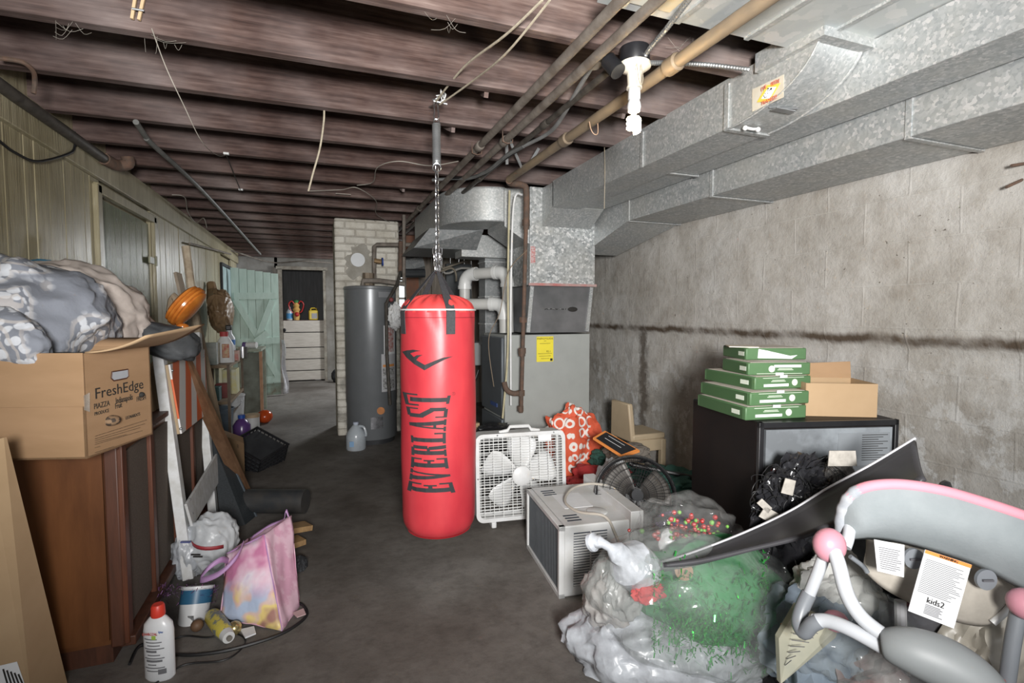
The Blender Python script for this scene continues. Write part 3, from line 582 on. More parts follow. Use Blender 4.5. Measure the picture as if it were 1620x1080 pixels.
# ================================================================== PUNCHING BAG
bx,by=.536,2.446; toc=V((-bx,-by,0)).normalized(); tor=V((-toc.y,toc.x,0)) ; 
if tor.dot(RT)<0: tor=-tor
BZ0,BZ1,BR=.255,1.315,.178
redv=M('red vinyl',(.56,.050,.060),.38,c2=(.46,.032,.046),ns=5,st=(1,1,.5),bump=.25,bs=9,spec=.45); blkw=M('black webbing',(.03,.03,.034),.7,c2=(.05,.05,.055),ns=120)
bag=T('punching_bag','red vinyl punching bag with black lettering hanging on a chain','punching bag',(bx,by,BZ0))
def bagr(z):
    t=(z-BZ0)/(BZ1-BZ0); r=BR*(.975+.035*math.sin(min(1,t*1.1)*PI*.9)); return r
def bagp(X,Yz,off=.0015): # X in zoom px from axis, z height
    th=math.asin(max(-1,min(1,X/154))); r=bagr(Yz)+off
    d=toc*math.cos(th)+tor*math.sin(th); r+=.0035*noise.noise(V((d.x*2,d.y*2,Yz*4)))
    return V((bx,by,Yz))+d*r
def body(u,v):
    th=u*2*PI; z=BZ0+v*(BZ1-BZ0); r=bagr(z)
    if v<.07: t=v/.07; r*=math.sqrt(max(0,1-(1-t)**2*.55)); z=BZ0+.075*(1-math.cos(t*PI/2))
    r+=.0035*noise.noise(V((math.cos(th)*2,math.sin(th)*2,z*4)))+(.003*math.sin(th*14+math.sin(z*30))*max(0,(v-.9)/.1))
    return (bx+math.cos(th)*r,by+math.sin(th)*r,z)
b=MB(); b.grid(body,96,60); bmesh.ops.remove_doubles(b.b,verts=b.b.verts[:],dist=.0005)
cen=b.b.verts.new((bx,by,BZ0)); 
b.o('bag_body',redv,bag,sm=70)
b=MB(); b.lathe([(BR*.86,BZ0+.006),(BR*.5,BZ0-.004),(0,BZ0-.006)],(bx,by,0),n=64); b.o('bag_bottom',redv,bag)
b=MB(); b.grid(lambda u,v:(bx+math.cos(u*2*PI)*BR*.985*math.cos(v*PI/2),by+math.sin(u*2*PI)*BR*.985*math.cos(v*PI/2),BZ1-.012+.085*math.sin(v*PI/2)**.8+.006*math.sin(u*2*PI*17)*math.sin(v*PI)),102,12); b.o('bag_top',M('red cloth top',(.70,.07,.065),.75,c2=(.62,.05,.05)),bag,sm=70)
b=MB(); b.tube([(bx+math.cos(a*PI/30)*(BR+.001),by+math.sin(a*PI/30)*(BR+.001),BZ1) for a in range(60)],.0045,6,closed=True); b.o('white_piping',white,bag)
b=MB(); b.tube([(bx+math.cos(a*PI/30)*(BR+.001),by+math.sin(a*PI/30)*(BR+.001),BZ1-.035) for a in range(60)],.0012,5,closed=True); b.o('stitching',FL('dark stitching',(.25,.02,.03)),bag)
# decals
def patch(b,q,f,n=6):
    b.grid(lambda u,v:f(*( (V(q[0])*(1-u)+V(q[1])*u)*(1-v)+(V(q[3])*(1-u)+V(q[2])*u)*v)),n,n)
def rc(x0,y0,x1,y1): return [(x0,y0),(x1,y0),(x1,y1),(x0,y1)]
LET={'E':[rc(2,0,5.4,20),rc(.8,18.2,9.4,20),rc(8.2,14,9.4,20),rc(5,9.2,7.6,11),rc(7,7.2,8.2,13),rc(.8,0,9.6,1.8),rc(8.4,0,9.6,6)],
'V':[[(4.4,0),(6.2,0),(4.6,20),(1.2,20)],[(4.6,0),(6,0),(8.9,20),(7.7,20)],rc(.4,18.6,5.6,20),rc(6.6,18.6,10,20)],
'R':[rc(2,0,5.2,20),rc(.8,18.2,7.6,20),rc(5,9.3,7.6,11),rc(6.6,10.6,9.2,18.8),[(6.9,0),(9.8,0),(8.6,10),(6,10)],rc(.8,0,6.2,1.4)],
'L':[rc(2,0,5.2,20),rc(.8,18.6,6.4,20),rc(.8,0,9.6,1.8),rc(8.4,0,9.6,6.5)],
'A':[[(1.7,0),(2.9,0),(5.4,20),(4.2,20)],[(6,0),(9.4,0),(6.6,20),(4,20)],rc(3,5.4,7,7),rc(.4,0,4.2,1.4),rc(5.2,0,10,1.4)],
'S':[rc(2.4,18.2,8.6,20),rc(1.2,12,4.2,19),[(1.6,12),(4.4,13.6),(9,8.2),(6.4,6.6)],rc(6.4,1,9.2,8.6),rc(1.4,0,8,1.8),rc(7.8,14.2,8.8,20),rc(1.2,0,2.2,6)],
'T':[rc(3.4,0,6.8,20),rc(.3,18.2,9.7,20),rc(.3,13.6,1.5,20),rc(8.5,13.6,9.7,20),rc(1.8,0,8.4,1.4)]}
def zz(Y): # zoom px (crop 560,440 x2.573) -> z on bag front
    v=440+Y/2.573; return 1.3-(v-495)*(2.475-.17)/818.
def wordmap(s,t): # s along 0..1 ; t height 0..1
    Y=893-s*422; k=(2*s-1)**2; half=66+30*k; cx=284-14*s; X=cx+half*(1-2*t)-316; return bagp(X,zz(Y),.0022)
for i,ch in enumerate('EVERLAST'):
    b=MB()
    for q in LET[ch]:
        patch(b,[(x,y,0) for x,y in q],lambda x,y,_:wordmap((i+x/10.2)/8,y/20),5)
    b.o('letter_'+ch.lower(),blackm,bag,sm=0,recalc=False,solid=.0006)
sw=[(175,304),(195,296),(222,292),(250,296),(230,299),(208,308),(222,322),(235,314),(257,312),(242,321),(232,334),(265,353),(300,337),(335,323),(374,319),(340,332),(300,353),(264,375),(225,352),(195,328)]
b=MB()
tris=[(0,1,19),(1,2,5),(2,4,5),(2,3,4),(1,5,19),(5,6,19),(6,18,19),(6,7,10),(7,9,10),(7,8,9),(6,10,18),(10,11,18),(11,17,18),(11,12,17),(12,16,17),(12,13,16),(13,15,16),(13,14,15)]
for t_ in tris: b.quad([bagp(sw[i][0]-316,zz(sw[i][1]),.003) for i in t_])
b.o('swoosh_logo',blackm,bag,sm=0,recalc=False,solid=.0006)
b=MB(); c_=bagp(374-316,zz(474),.002); b.tube([c_+tor*.007*math.cos(k*PI/8)+V((0,0,.007*math.sin(k*PI/8))) for k in range(16)],.0006,4,closed=True); b.o('registered_mark',blackm,bag)
text('R',.009,frame(c_,tor,(0,0,1)),'registered_mark',blackm,bag)
# straps
apex=V((bx-.004,by,1.50))
def strap4(X,z0,w,label=None):
    th=X; d=V((math.cos(th),math.sin(th),0)); s_=V((-d.y,d.x,0))
    pts=[V((bx,by,z0))+d*(bagr(z0)+.003),V((bx,by,BZ1-.01))+d*(BR+.005),V((bx,by,BZ1+.02))+d*(BR*.93),apex+d*.012]
    b=MB()
    for a,c,wa,wc in zip(pts,pts[1:],(w,w,w,),(w,w,w*.35)):
        b.hexa([a-s_*wa/2,a+s_*wa/2,a+s_*wa/2+d*.003,a-s_*wa/2+d*.003,c-s_*wc/2,c+s_*wc/2,c+s_*wc/2+d*.003,c-s_*wc/2+d*.003])
    b.o('strap',blkw,bag)
ta=math.atan2(toc.y,toc.x)
for dth in(.32,-1.05,2.5,3.7): strap4(ta+dth*(1 if tor.dot(V((-math.sin(ta),math.cos(ta),0)))>0 else -1),BZ1-.11,.042)
def link(b,c,h,w,r,ang):
    c=V(c); d=V((math.cos(ang),math.sin(ang),0)); L=[]
    for k in range(14):
        a=k/14*2*PI; L.append(c+d*w*math.cos(a)+V((0,0,(h-w)*(1 if math.sin(a)>0 else -1)*(abs(math.sin(a))>.3)+w*math.sin(a))))
    b.tube(L,r,7,closed=True)
z=1.50; i=0
ch=T('hanging_chain','shiny steel chain between the spring and the bag straps','chain',(bx,by,1.49))
zt=1.965
while z<zt:
    b=MB(); link(b,(bx,by,z+.02),.020,.0085,.0030,(i%2)*PI/2+.6); b.o('link',chrome,ch); z+=.0305; i+=1
for k,(dx,ds) in enumerate(((-.016,0),(.016,0),(.0,.016))):
    for j in range(4): b=MB(); link(b,(bx+dx*(1-j*.15),by+ds,1.60-.028*j-.006),.018,.007,.0026,(j%2)*PI/2+.3); b.o('link',chrome,ch)
one(MB().tube([(bx-.02,by+.02,1.60),(bx-.03,by+.01,1.56),(bx-.01,by+.0,1.46),(bx-.05,by,1.39)],.007,8,sm=4),'snap_hook',chrome,'bright snap hook hanging at the strap apex above the bag','snap hook') if 0 else None
spg=T('hanging_spring','steel coil spring above the bag chain','spring',(bx,by,1.98))
L=[]
for k in range(30*16): a=k/16*2*PI; L.append((bx+math.cos(a)*.017,by+math.sin(a)*.017,2.00+k/(30*16)*.185))
MB().tube(L,.0031,6).o('coil',steel,spg)
b=MB(); b.tube([(bx+.019*math.cos(k*PI/8)*tor.x,by+.019*math.cos(k*PI/8)*tor.y,1.985+.019*math.sin(k*PI/8)) for k in range(16)],.0035,8,closed=True); b.o('bottom_ring',chrome,spg)
b=MB(); b.tube([(bx+.012*math.cos(k*PI/8)*tor.x,by+.012*math.cos(k*PI/8)*tor.y,2.195+.014*math.sin(k*PI/8)) for k in range(16)],.003,8,closed=True); b.o('top_ring',chrome,spg)
b=MB(); L=[V((bx,by,2.205))+tor*x+V((0,0,z)) for x,z in((0,0),(.011,.012),(.009,.04),(.004,.085),(-.004,.095),(-.011,.08),(-.008,.04),(-.011,.012))]; b.tube(L,.003,8,closed=True,sm=3)
one(b,'carabiner',chrome,'steel carabiner linking the spring to the joist hook','carabiner')
hb=T('joist_eye_hook','wire-wrapped steel hook bolted to the joist above the bag','hook',(bx,by+.1,2.29))
b=MB(); b.tube([(bx-.015,by,2.295),(bx+.01,by+.03,2.30),(bx+.02,by+.15,2.33),(bx+.02,by+.262,2.36)],.004,8,sm=3); b.tube([(bx-.012,by,2.29),(bx+.05,by-.01,2.28)],.0045,8); b.o('hook',steel,hb)
b=MB(); rr=random.Random(4); L=[(bx+.02+rr.uniform(-.03,.03),by+rr.uniform(-.02,.03),2.30+rr.uniform(-.015,.045)) for _ in range(16)]; b.tube(L,.0025,5,sm=4); b.o('wire_wrap',white,hb)
# ================================================================== BOX FAN
bf=T('box_fan','white square box fan standing on the floor beside the red bag','fan',(1.155,2.945,0),R_(-6.4))
bf.rotation_euler=(R_(-4),0,R_(-6.4))
fw,fh,fd_=.285,.53,.115; z0=.03
b=MB()
def rrect(w,h,r,n=6): 
    pts=[]
    for cx_,cz_,a0 in((w-r,h-r,0),(-w+r,h-r,90),(-w+r,-h+r,180),(w-r,-h+r,270)):
        for k in range(n+1): a=R_(a0+90*k/n); pts.append((cx_+r*math.cos(a),cz_+r*math.sin(a)))
    return pts
def ringslab(b,o_,i_,y0,y1,zc):
    n=len(o_); 
    A=[b.b.verts.new(V((x,y0,z+zc))) for x,z in o_]; Bv=[b.b.verts.new(V((x,y1,z+zc))) for x,z in o_]
    Cc=[b.b.verts.new(V((x,y0,z+zc))) for x,z in i_]; Dd=[b.b.verts.new(V((x,y1,z+zc))) for x,z in i_]
    for k in range(n):
        j=(k+1)%n; b._f([A[k],A[j],Bv[j],Bv[k]]); b._f([Cc[k],Dd[k],Dd[j],Cc[j]]); b._f([A[k],Cc[k],Cc[j],A[j]]); b._f([Bv[k],Bv[j],Dd[j],Dd[k]])
ringslab(b,rrect(.285,.265,.045),rrect(.277,.257,.038),-.058,.058,.30); b.o('housing',white,bf,world=False,sm=40)
b=MB(); ringslab(b,rrect(.285,.265,.045),rrect(.262,.242,.03),-.066,-.055,.30); b.o('front_rim',white,bf,world=False,sm=40)
b=MB(); ringslab(b,rrect(.285,.265,.045),rrect(.262,.242,.03),.055,.066,.30); b.o('rear_rim',white,bf,world=False,sm=40)
wg=FL('white grille',(.78,.79,.78),.4)
for yy,nm in((-.062,'front_grille'),(.060,'rear_grille')):
    b=MB(); N=30 if yy<0 else 18
    for k in range(N): z=.30-.245+.49*(k+.5)/N; b.box((0,yy,z),(.53,.004,.0032))
    for k in range(9): x=-.262+.524*(k+.5)/9; b.box((x,yy+.003,.30),(.0035,.004,.49))
    b.o(nm,wg,bf,world=False,sm=0)
MB().lathe([(.0,-.012),(.055,-.010),(.062,-.004),(.062,.006)],(0,-.066,.30),rot=Euler((R_(90),0,0)),n=28).o('grille_hub',white,bf,world=False) if 0 else None
b=MB(); b.lathe([(0,.014),(.045,.012),(.060,.004),(.062,-.004)],(0,-.066,.30),rot=Euler((R_(90),0,0)),n=28); b.o('grille_hub',white,bf,world=False)
b=MB(); b.cyl((0,-.04,.30),(0,.03,.30),.05,20); b.o('motor_hub',wg,bf,world=False)
for k in range(5):
    a0=R_(90+72*k-6); b=MB()
    def bl(u,v):
        r=.045+u*.19; wd=(.045+.16*u**.7)*(1-.25*max(0,u-.8)/.2); a=a0+(v-.5)*wd/r*1.0; return (r*math.cos(a),.0+(v-.5)*.07,.30+r*math.sin(a))
    b.grid(bl,8,6); b.o('fan_blade',white,bf,world=False,sm=60,solid=.003)
b=MB(); b.tube([(-.13,-.02,.565),(-.075,-.02,.575),(-.06,-.02,.597),(.06,-.02,.597),(.075,-.02,.575),(.13,-.02,.565)],.011,8); b.o('handle',white,bf,world=False)
for s in(-.18,.18): MB().box((s,0,.018),(.03,.15,.036)).o('foot',white,bf,world=False,bev=.006)
MB().box((.15,-.0665,.525),(.085,.002,.035)).o('sticker',paper,bf,world=False)
b=MB()
for x,z in((-.15,.555),(.21,.555),(-.273,.30),(.273,.15)): b.sph((x,-.067,z),.005,8)
b.o('screws',steel,bf,world=False)
# ================================================================== WINDOW AIR CONDITIONER
ac=T('window_air_conditioner','white window air conditioner with a dirty filter grille sitting on the floor','air conditioner',(0,0,0))
e1=V((.06,.56,0)).normalized(); e0=V((e1.y,-e1.x,0)); o0=V((1.0,2.065,0)); ac.location=o0
def A3(a,c,z): return o0+e0*a+e1*c+V((0,0,z))
acw=M('aged white plastic',(.68,.69,.70),.45,c2=(.58,.58,.56),ns=6); Wd,Ln,Hh=.36,.54,.335
b=MB(); b.hexa([A3(.02,0,.005),A3(Wd,0,.005),A3(Wd,Ln,.005),A3(.02,Ln,.005),A3(.02,0,Hh),A3(Wd,0,Hh),A3(Wd,Ln,Hh),A3(.02,Ln,Hh)]); b.o('body',acw,ac,bev=.006)
b=MB(); e=.022
for (a,c_,z,a2,c2,z2) in((0,0,0,.03,e,Hh),(0,Ln-e,0,.03,Ln,Hh),(0,0,0,.03,Ln,e),(0,0,Hh-e,.03,Ln,Hh)):
    b.hexa([A3(a,c_,z),A3(a2,c_,z),A3(a2,c2,z),A3(a,c2,z),A3(a,c_,z2),A3(a2,c_,z2),A3(a2,c2,z2),A3(a,c2,z2)])
b.o('front_frame',acw,ac,bev=.002)
MB().hexa([A3(.012,e,e),A3(.02,e,e),A3(.02,Ln-e,e),A3(.012,Ln-e,e),A3(.012,e,Hh-e),A3(.02,e,Hh-e),A3(.02,Ln-e,Hh-e),A3(.012,Ln-e,Hh-e)]).o('filter_panel',M('dusty filter',(.09,.10,.11),.8,c2=(.20,.21,.22),ns=7,lo=.45,hi=.72),ac)
b=MB()
for k in range(40): c_=e+(Ln-2*e)*(k+.5)/40; b.bar(A3(.010,c_,e),A3(.010,c_,Hh-e),.0015,.002,e1)
b.o('filter_ribs',FL('rib dark',(.10,.11,.12)),ac,sm=0)
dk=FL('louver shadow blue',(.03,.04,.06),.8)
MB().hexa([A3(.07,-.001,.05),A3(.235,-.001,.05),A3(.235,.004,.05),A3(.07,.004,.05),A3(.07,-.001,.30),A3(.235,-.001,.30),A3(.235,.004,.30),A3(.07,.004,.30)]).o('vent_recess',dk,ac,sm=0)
for g,(a0,a1) in enumerate(((.07,.15),(.155,.235))):
    for k in range(20):
        z=.053+.247*k/20; MB().hexa([A3(a0,-.004,z),A3(a1,-.004,z),A3(a1,.0,z),A3(a0,.0,z),A3(a0,-.004,z+.0078),A3(a1,-.004,z+.0078),A3(a1,.0,z+.0078),A3(a0,.0,z+.0078)]).o('louver',acw,ac,sm=0)
b=MB(); b.bar(A3(.152,-.003,.05),A3(.152,-.003,.30),.006,.006,e1); b.o('louver_divider',acw,ac)
b=MB(); b.hexa([A3(Wd-.015,-.02,.02),A3(Wd+.05,-.02,.02),A3(Wd+.05,Ln+.02,.02),A3(Wd-.015,Ln+.02,.02),A3(Wd-.015,-.02,Hh+.045),A3(Wd+.05,-.02,Hh+.045),A3(Wd+.05,Ln+.02,Hh+.045),A3(Wd-.015,Ln+.02,Hh+.045)]); b.o('window_flange',acw,ac,bev=.003)
b=MB(); b.hexa([A3(Wd+.0,-.015,Hh+.022),A3(Wd+.012,-.015,Hh+.022),A3(Wd+.012,Ln+.015,Hh+.022),A3(Wd+.0,Ln+.015,Hh+.022),A3(Wd+.0,-.015,Hh+.035),A3(Wd+.012,-.015,Hh+.035),A3(Wd+.012,Ln+.015,Hh+.035),A3(Wd+.0,Ln+.015,Hh+.035)]); b.o('flange_rail',acw,ac)
for c0 in(.05,.40):
    for k in range(3): MB().hexa([A3(.06+.05*0,c0+.03*k,Hh),A3(.13,c0+.03*k,Hh),A3(.13,c0+.012+.03*k,Hh),A3(.06,c0+.012+.03*k,Hh),A3(.06,c0+.03*k,Hh+.001),A3(.13,c0+.03*k,Hh+.001),A3(.13,c0+.012+.03*k,Hh+.001),A3(.06,c0+.012+.03*k,Hh+.001)]).o('top_slot',dk,ac,sm=0)
MB().hexa([A3(.10,.20,Hh),A3(.25,.20,Hh),A3(.25,.40,Hh),A3(.10,.40,Hh),A3(.10,.20,Hh+.0012),A3(.25,.20,Hh+.0012),A3(.25,.40,Hh+.0012),A3(.10,.40,Hh+.0012)]).o('top_label',paper,ac,sm=0)
b=MB(); b.lathe([(.05,0),(.05,.004),(.046,.006),(0,.006)],A3(.24,.13,Hh),n=28); b.o('raised_disc',acw,ac)
MB().tube([A3(.30,-.02,.20),A3(.27,-.015,.28),A3(.23,.02,Hh+.02),A3(.14,.12,Hh+.012),A3(.12,.25,Hh+.02),A3(.20,.34,Hh+.05),A3(.33,.36,Hh+.055),A3(.45,.34,Hh+.01),A3(.5,.3,.2)],.0065,8,sm=7).o('power_cord',M('beige cord',(.50,.46,.40),.5),ac)
# ================================================================== TALL BLACK DRUM FAN
fc=D(1005,785,2.75); axd=(V((-.42,-.80,.38))).normalized(); xx=axd.cross(V((0,0,1))).normalized(); yy_=xx.cross(axd).normalized()
FR=.205
df=T('wire_cage_fan','black round wire-cage fan leaning back beside the air conditioner','fan',(fc.x,fc.y,0))
def fp(r,a,d): return fc+(xx*math.cos(a)+yy_*math.sin(a))*r+axd*d
fbk=FL('black wire',(.025,.025,.027),.35,.3)
for nm,sg in(('front_cage',1),('rear_cage',-1)):
    b=MB()
    for r,d in((.02,.085),(.06,.083),(.10,.076),(.14,.062),(.175,.04),(FR,.0)): b.tube([fp(r,k*PI/20,sg*(d+.02)) for k in range(40)],.0016 if r<.2 else .006,5,closed=True)
    for k in range(56):
        a=k*2*PI/56; b.tube([fp(r,a+.25*(1-r/FR)*0,sg*(d+.02)) for r,d in((.03,.085),(.08,.081),(.14,.062),(.185,.032),(FR,0))],.0011,4,cap=False)
    b.o(nm,fbk,df)
b=MB(); b.tube([fp(FR+.003,k*PI/24,0) for k in range(48)],.010,6,closed=True); b.o('cage_band',black,df)
b=MB(); b.tube([fp(0,0,.108),fp(0,0,.10)],.03,20); b.o('front_badge',blackm,df)
b=MB(); b.tube([fp(0,0,-.02),fp(0,0,-.14)],[.05,.055],20); b.o('motor',black,df)
for k in range(3):
    a0=R_(40+120*k); b=MB()
    def bl(u,v):
        r=.03+u*.155; a=a0+(v-.5)*(1.5-.35*u); return fp(r,a,(v-.5)*.07)
    b.grid(bl,8,8); b.o('fan_blade',M('dusty blade',(.16,.15,.14),.5,.3,c2=(.09,.085,.08)),df,sm=60,solid=.003)
b=MB(); b.tube([fp(FR+.02,0,0),fp(FR+.06,-.3,-.05),V((fc.x+.12,fc.y+.22,.015)),V((fc.x-.22,fc.y+.30,.015)),fp(FR+.06,PI+.3,-.05),fp(FR+.02,PI,0)],.012,8); b.o('floor_stand',black,df)
# ================================================================== HEAP BESIDE WALL
def rings_mat():
    t=NT('orange cloth with white rings'); m=t.mp((1,1,1)); vo=t.n('ShaderNodeTexVoronoi'); vo.inputs['Scale'].default_value=12; vo.inputs['Randomness'].default_value=.12; t.l(m,vo.inputs['Vector'])
    rg=t.ramp(vo.outputs['Distance'],[(.36,(0,)*3),(.38,(1,)*3),(.50,(1,)*3),(.53,(0,)*3)])
    sx=t.n('ShaderNodeSeparateXYZ'); t.l(m,sx.inputs[0]); k=t.ramp(t.math('ADD',sx.outputs[0],t.math('MULTIPLY',sx.outputs[2],-.15)),[(.02,(1,)*3),(.03,(0,)*3)])
    t.set(col=t.mix(t.math('MULTIPLY',rg,k),(.68,.11,.05),(.8,.76,.72)),rough=.75); t.bump(t.noise(m,14,4),.5,.02); return t.m
def cloth(name,c,rad,seed,mat,label,cat,amp=.25,pw=.8,rot=None,crease=.12,sub=5,zmin=.002,**k):
    b=MB(); b.blob(c,rad,seed,amp,2.2,sub,rot,pw,zmin,crease); return one(b,name,mat,label,cat,**k)
ob=D(900,712,3.55)
cloth('orange_tote_bag',(1.77,3.42,.30),(.20,.12,.27),3,rings_mat(),'crumpled orange cloth bag with white ring pattern against the furnace','cloth bag',amp=.35,rot=Euler((0,R_(-14),R_(0))))
one(MB().blob(D(877,668,3.6),(.07,.05,.05),5,.3,3,4,crease=.2),'orange_scarf_end',rings_mat(),'bunched end of orange ringed cloth on top of the bag','cloth') if 0 else None
redc=M('red cloth',(.55,.05,.05),.85,c2=(.4,.03,.035),bump=.4,bs=30); grn=M('dark green cloth',(.035,.11,.085),.85,c2=(.02,.07,.055),bump=.4,bs=30)
cloth('red_jacket',(1.80,3.05,.11),(.20,.22,.12),8,redc,'crumpled red clothing heap on the floor behind the air conditioner','clothing',amp=.35)
cloth('red_shirt',(1.60,2.85,.17),(.13,.16,.05),14,redc,'smaller red cloth lying nearest the box fan','clothing',amp=.35,zmin=.1)
cloth('green_blanket',(2.22,2.85,.10),(.30,.25,.13),11,grn,'dark green cloth heap between the cage fan and the fridge','blanket',amp=.4)
cloth('green_sleeve',(1.93,3.15,.26),(.13,.10,.07),12,grn,'dark green cloth draped on the red clothing','clothing',amp=.4,zmin=.15)
cloth('white_towel',(1.72,2.82,.24),(.07,.08,.13),17,M('white cloth',(.66,.67,.68),.85,bump=.4,bs=30),'white cloth hanging behind the round black cage fan','towel',amp=.35,rot=Euler((0,R_(25),0)))
# orange-edged card package
pk=T('packaging_card','black and orange product packaging card lying on the clothes heap','packaging',D(975,702,3.15))
a,b_,c_,d_=D(938,692,3.2),D(957,681,3.25),D(1012,712,3.1),D(985,722,3.05)
MB().slab([a,b_,c_,d_],(0,0,-.012)).o('card',FL('orange card',(.72,.25,.06),.5),pk,sm=0)
m_=(a+b_+c_+d_)/4
MB().slab([m_+(p-m_)*.86+V((0,0,.001)) for p in(a,b_,c_,d_)],(0,0,.001)).o('black_field',black,pk,sm=0)

for k_ in(-1,1): MB().bar(m_+(a-m_)*.55+V((0,0,.005))+(b_-a)*(.35+.15*k_),m_+(d_-m_)*.5+V((0,0,.005))+(b_-a)*(.35+.15*k_),.004,.001).o('print_line',paper,pk,sm=0)
cloth('gray_cushion',(1.98,3.02,.34),(.16,.10,.055),19,M('taupe fabric',(.24,.21,.18),.9,bump=.3,bs=40),'taupe fabric cushion under the orange packaging card','cushion',amp=.2,zmin=.25)
# toddler chair
tn=FL('tan plastic',(.50,.40,.27),.5,bump=.15,bs=120); chx,chy=2.26,3.50
tc=T('toddler_chair','small tan plastic toddler chair against the block wall','chair',(chx+.1,chy,.0))
b=MB(); b.slab([(chx-.02,chy-.14,.30),(chx-.02,chy+.17,.30),(chx-.035,chy+.14,.60),(chx-.035,chy-.11,.60)],(.045,0,-.005)); b.o('backrest',tn,tc,bev=.012,sm=40)
b=MB(); b.box((chx+.14,chy+.01,.335),(.30,.31,.05)); b.o('seat',tn,tc,bev=.014)
for sx_ in(0.0,.27):
    for sy_ in(-.13,.15): b=MB(); b.box((chx+sx_,chy+sy_,.155),(.045,.045,.31)); b.o('leg',tn,tc,bev=.006)
b=MB(); b.box((chx+.135,chy-.14,.27),(.27,.02,.09)); b.o('apron',tn,tc,bev=.004)
# tripod bits
tp=T('folded_tripod','folded black tripod lying on the green cloth by the fridge','tripod',(2.2,2.7,.2))
for k in range(3): MB().tube([(1.98,2.95+.02*k,.27),(2.42,2.62+.035*k,.20-.01*k)],.014,8).o('leg',black,tp)
MB().sph((2.44,2.62,.21),.03,10).o('head',black,tp)
MB().box((2.08,2.99,.30),(.12,.07,.05),Euler((.2,.1,.5))).o('clamp',black,tp,bev=.01)
pt=T('purple_plastic_tub','purple plastic tub rim showing beside the fridge','tub',(1.95,2.30,0))
b=MB(); b.lathe([(.0,.004),(.15,.004),(.20,.12),(.215,.13),(.20,.135),(.15,.02),(0,.02)],(1.93,2.27,.0),n=36); b.o('tub',FL('purple plastic',(.33,.16,.62),.4),pt)
# crate with woodblock behind the bag
cg=T('black_wire_crate','black plastic wire-pattern crate beside the furnace front','crate',(1.14,3.85,0))
bx0=1.22;by0=3.55
b=MB()
for z in[.02+.045*k for k in range(9)]:
    b.box((bx0-.1,by0-.16,z),(.46,.006,.012)); b.box((bx0-.33,by0,z),(.006,.32,.012)); b.box((bx0+.13,by0,z),(.006,.32,.012))
for k in range(13): b.box((bx0-.33+.46*k/12,by0-.16,.2),(.010,.006,.39))
for k in range(8): b.box((bx0-.33,by0-.16+.32*k/7,.2),(.006,.010,.39)); b.box((bx0+.13,by0-.16+.32*k/7,.2),(.006,.010,.39))
b.box((bx0-.1,by0+.16,.2),(.46,.01,.39)); b.o('crate_lattice',black,cg,sm=0)
b=MB(); b.tube([(bx0-.33,by0-.16,.40),(bx0+.13,by0-.16,.40),(bx0+.13,by0+.16,.40),(bx0-.33,by0+.16,.40)],.010,6,closed=True); b.o('rim',black,cg)
one(MB().blob((bx0-.02,by0+.0,.44),(.14,.12,.05),21,.3,3,4,zmin=.41,crease=.2),'black_tool_bag',black,'black glossy bag lying on top of the black wire crate','bag')
one(MB().box((1.02,3.72,.445),(.18,.12,.07),Euler((0,0,.1))),'wood_block',M('raw pine block',(.42,.31,.19),.8,c2=(.3,.2,.11),st=(1,1,8)),'pale wood block on the black crate behind the red bag','wood block',bev=.004)
# ================================================================== FRIDGE
FLc=V((1.578,1.512,0)); fx=V((.968,-.25,0)); fy=V((.25,.968,0)); FWd,FDp,FH=.585,.56,.88
def G(a,c,z): return FLc+fx*a+fy*c+V((0,0,z))
fr=T('mini_fridge','black mini fridge turned around with its gray back panel showing','refrigerator',G(.29,.28,0),math.atan2(fx.y,fx.x))
b=MB(); b.hexa([G(0,.01,.0),G(FWd,.01,.0),G(FWd,FDp,.0),G(0,FDp,.0),G(0,.01,FH),G(FWd,.01,FH),G(FWd,FDp,FH),G(0,FDp,FH)]); b.o('cabinet',M('black fridge enamel',(.006,.0055,.006),.45,c2=(.014,.010,.009),ns=3,spec=.15),fr,bev=.008)
fg2=M('scuffed gray back panel',(.19,.205,.22),.5,.25,c2=(.34,.37,.40),ns=4,lo=.45,hi=.62,det=6)
b=MB(); b.hexa([G(.03,-.004,.03),G(FWd-.025,-.004,.03),G(FWd-.025,.012,.03),G(.03,.012,.03),G(.03,-.004,FH-.03),G(FWd-.025,-.004,FH-.03),G(FWd-.025,.012,FH-.03),G(.03,.012,FH-.03)]); b.o('back_panel',fg2,fr,sm=0)
b=MB()
for a0,a1,z0,z1 in((.0,FWd,FH-.022,FH),(0,.02,.0,FH),(FWd-.016,FWd,.0,FH)): b.hexa([G(a0,-.008,z0),G(a1,-.008,z0),G(a1,.01,z0),G(a0,.01,z0),G(a0,-.008,z1),G(a1,-.008,z1),G(a1,.01,z1),G(a0,.01,z1)])
b.o('frame_edge',black,fr,bev=.002)
def Gq(a0,a1,z0,z1,nm,mat,off=-.0055): return MB().hexa([G(a0,off,z0),G(a1,off,z0),G(a1,off+.001,z0),G(a0,off+.001,z0),G(a0,off,z1),G(a1,off,z1),G(a1,off+.001,z1),G(a0,off+.001,z1)]).o(nm,mat,fr,sm=0)
Gq(.33,.55,.70,.83,'rating_label',FL('gray label',(.25,.27,.29),.5)); Gq(.46,.55,.66,.685,'serial_label',paper)
b=MB()
for k in range(12): 
    z=.82-.009*k; b.hexa([G(.43,-.0065,z),G(.54-.02*(k%3),-.0065,z),G(.54-.02*(k%3),-.006,z),G(.43,-.006,z)]+[G(.43,-.0065,z+.0025),G(.54-.02*(k%3),-.0065,z+.0025),G(.54-.02*(k%3),-.006,z+.0025),G(.43,-.006,z+.0025)])
b.o('label_print',ink,fr,sm=0)
b=MB()
for k in range(22): q=G(.467+.0034*k,-.0068,.6725); b.bar(q-V((0,0,.006)),q+V((0,0,.006)),.0006+.0009*((k*7)%3),.0005,fy)
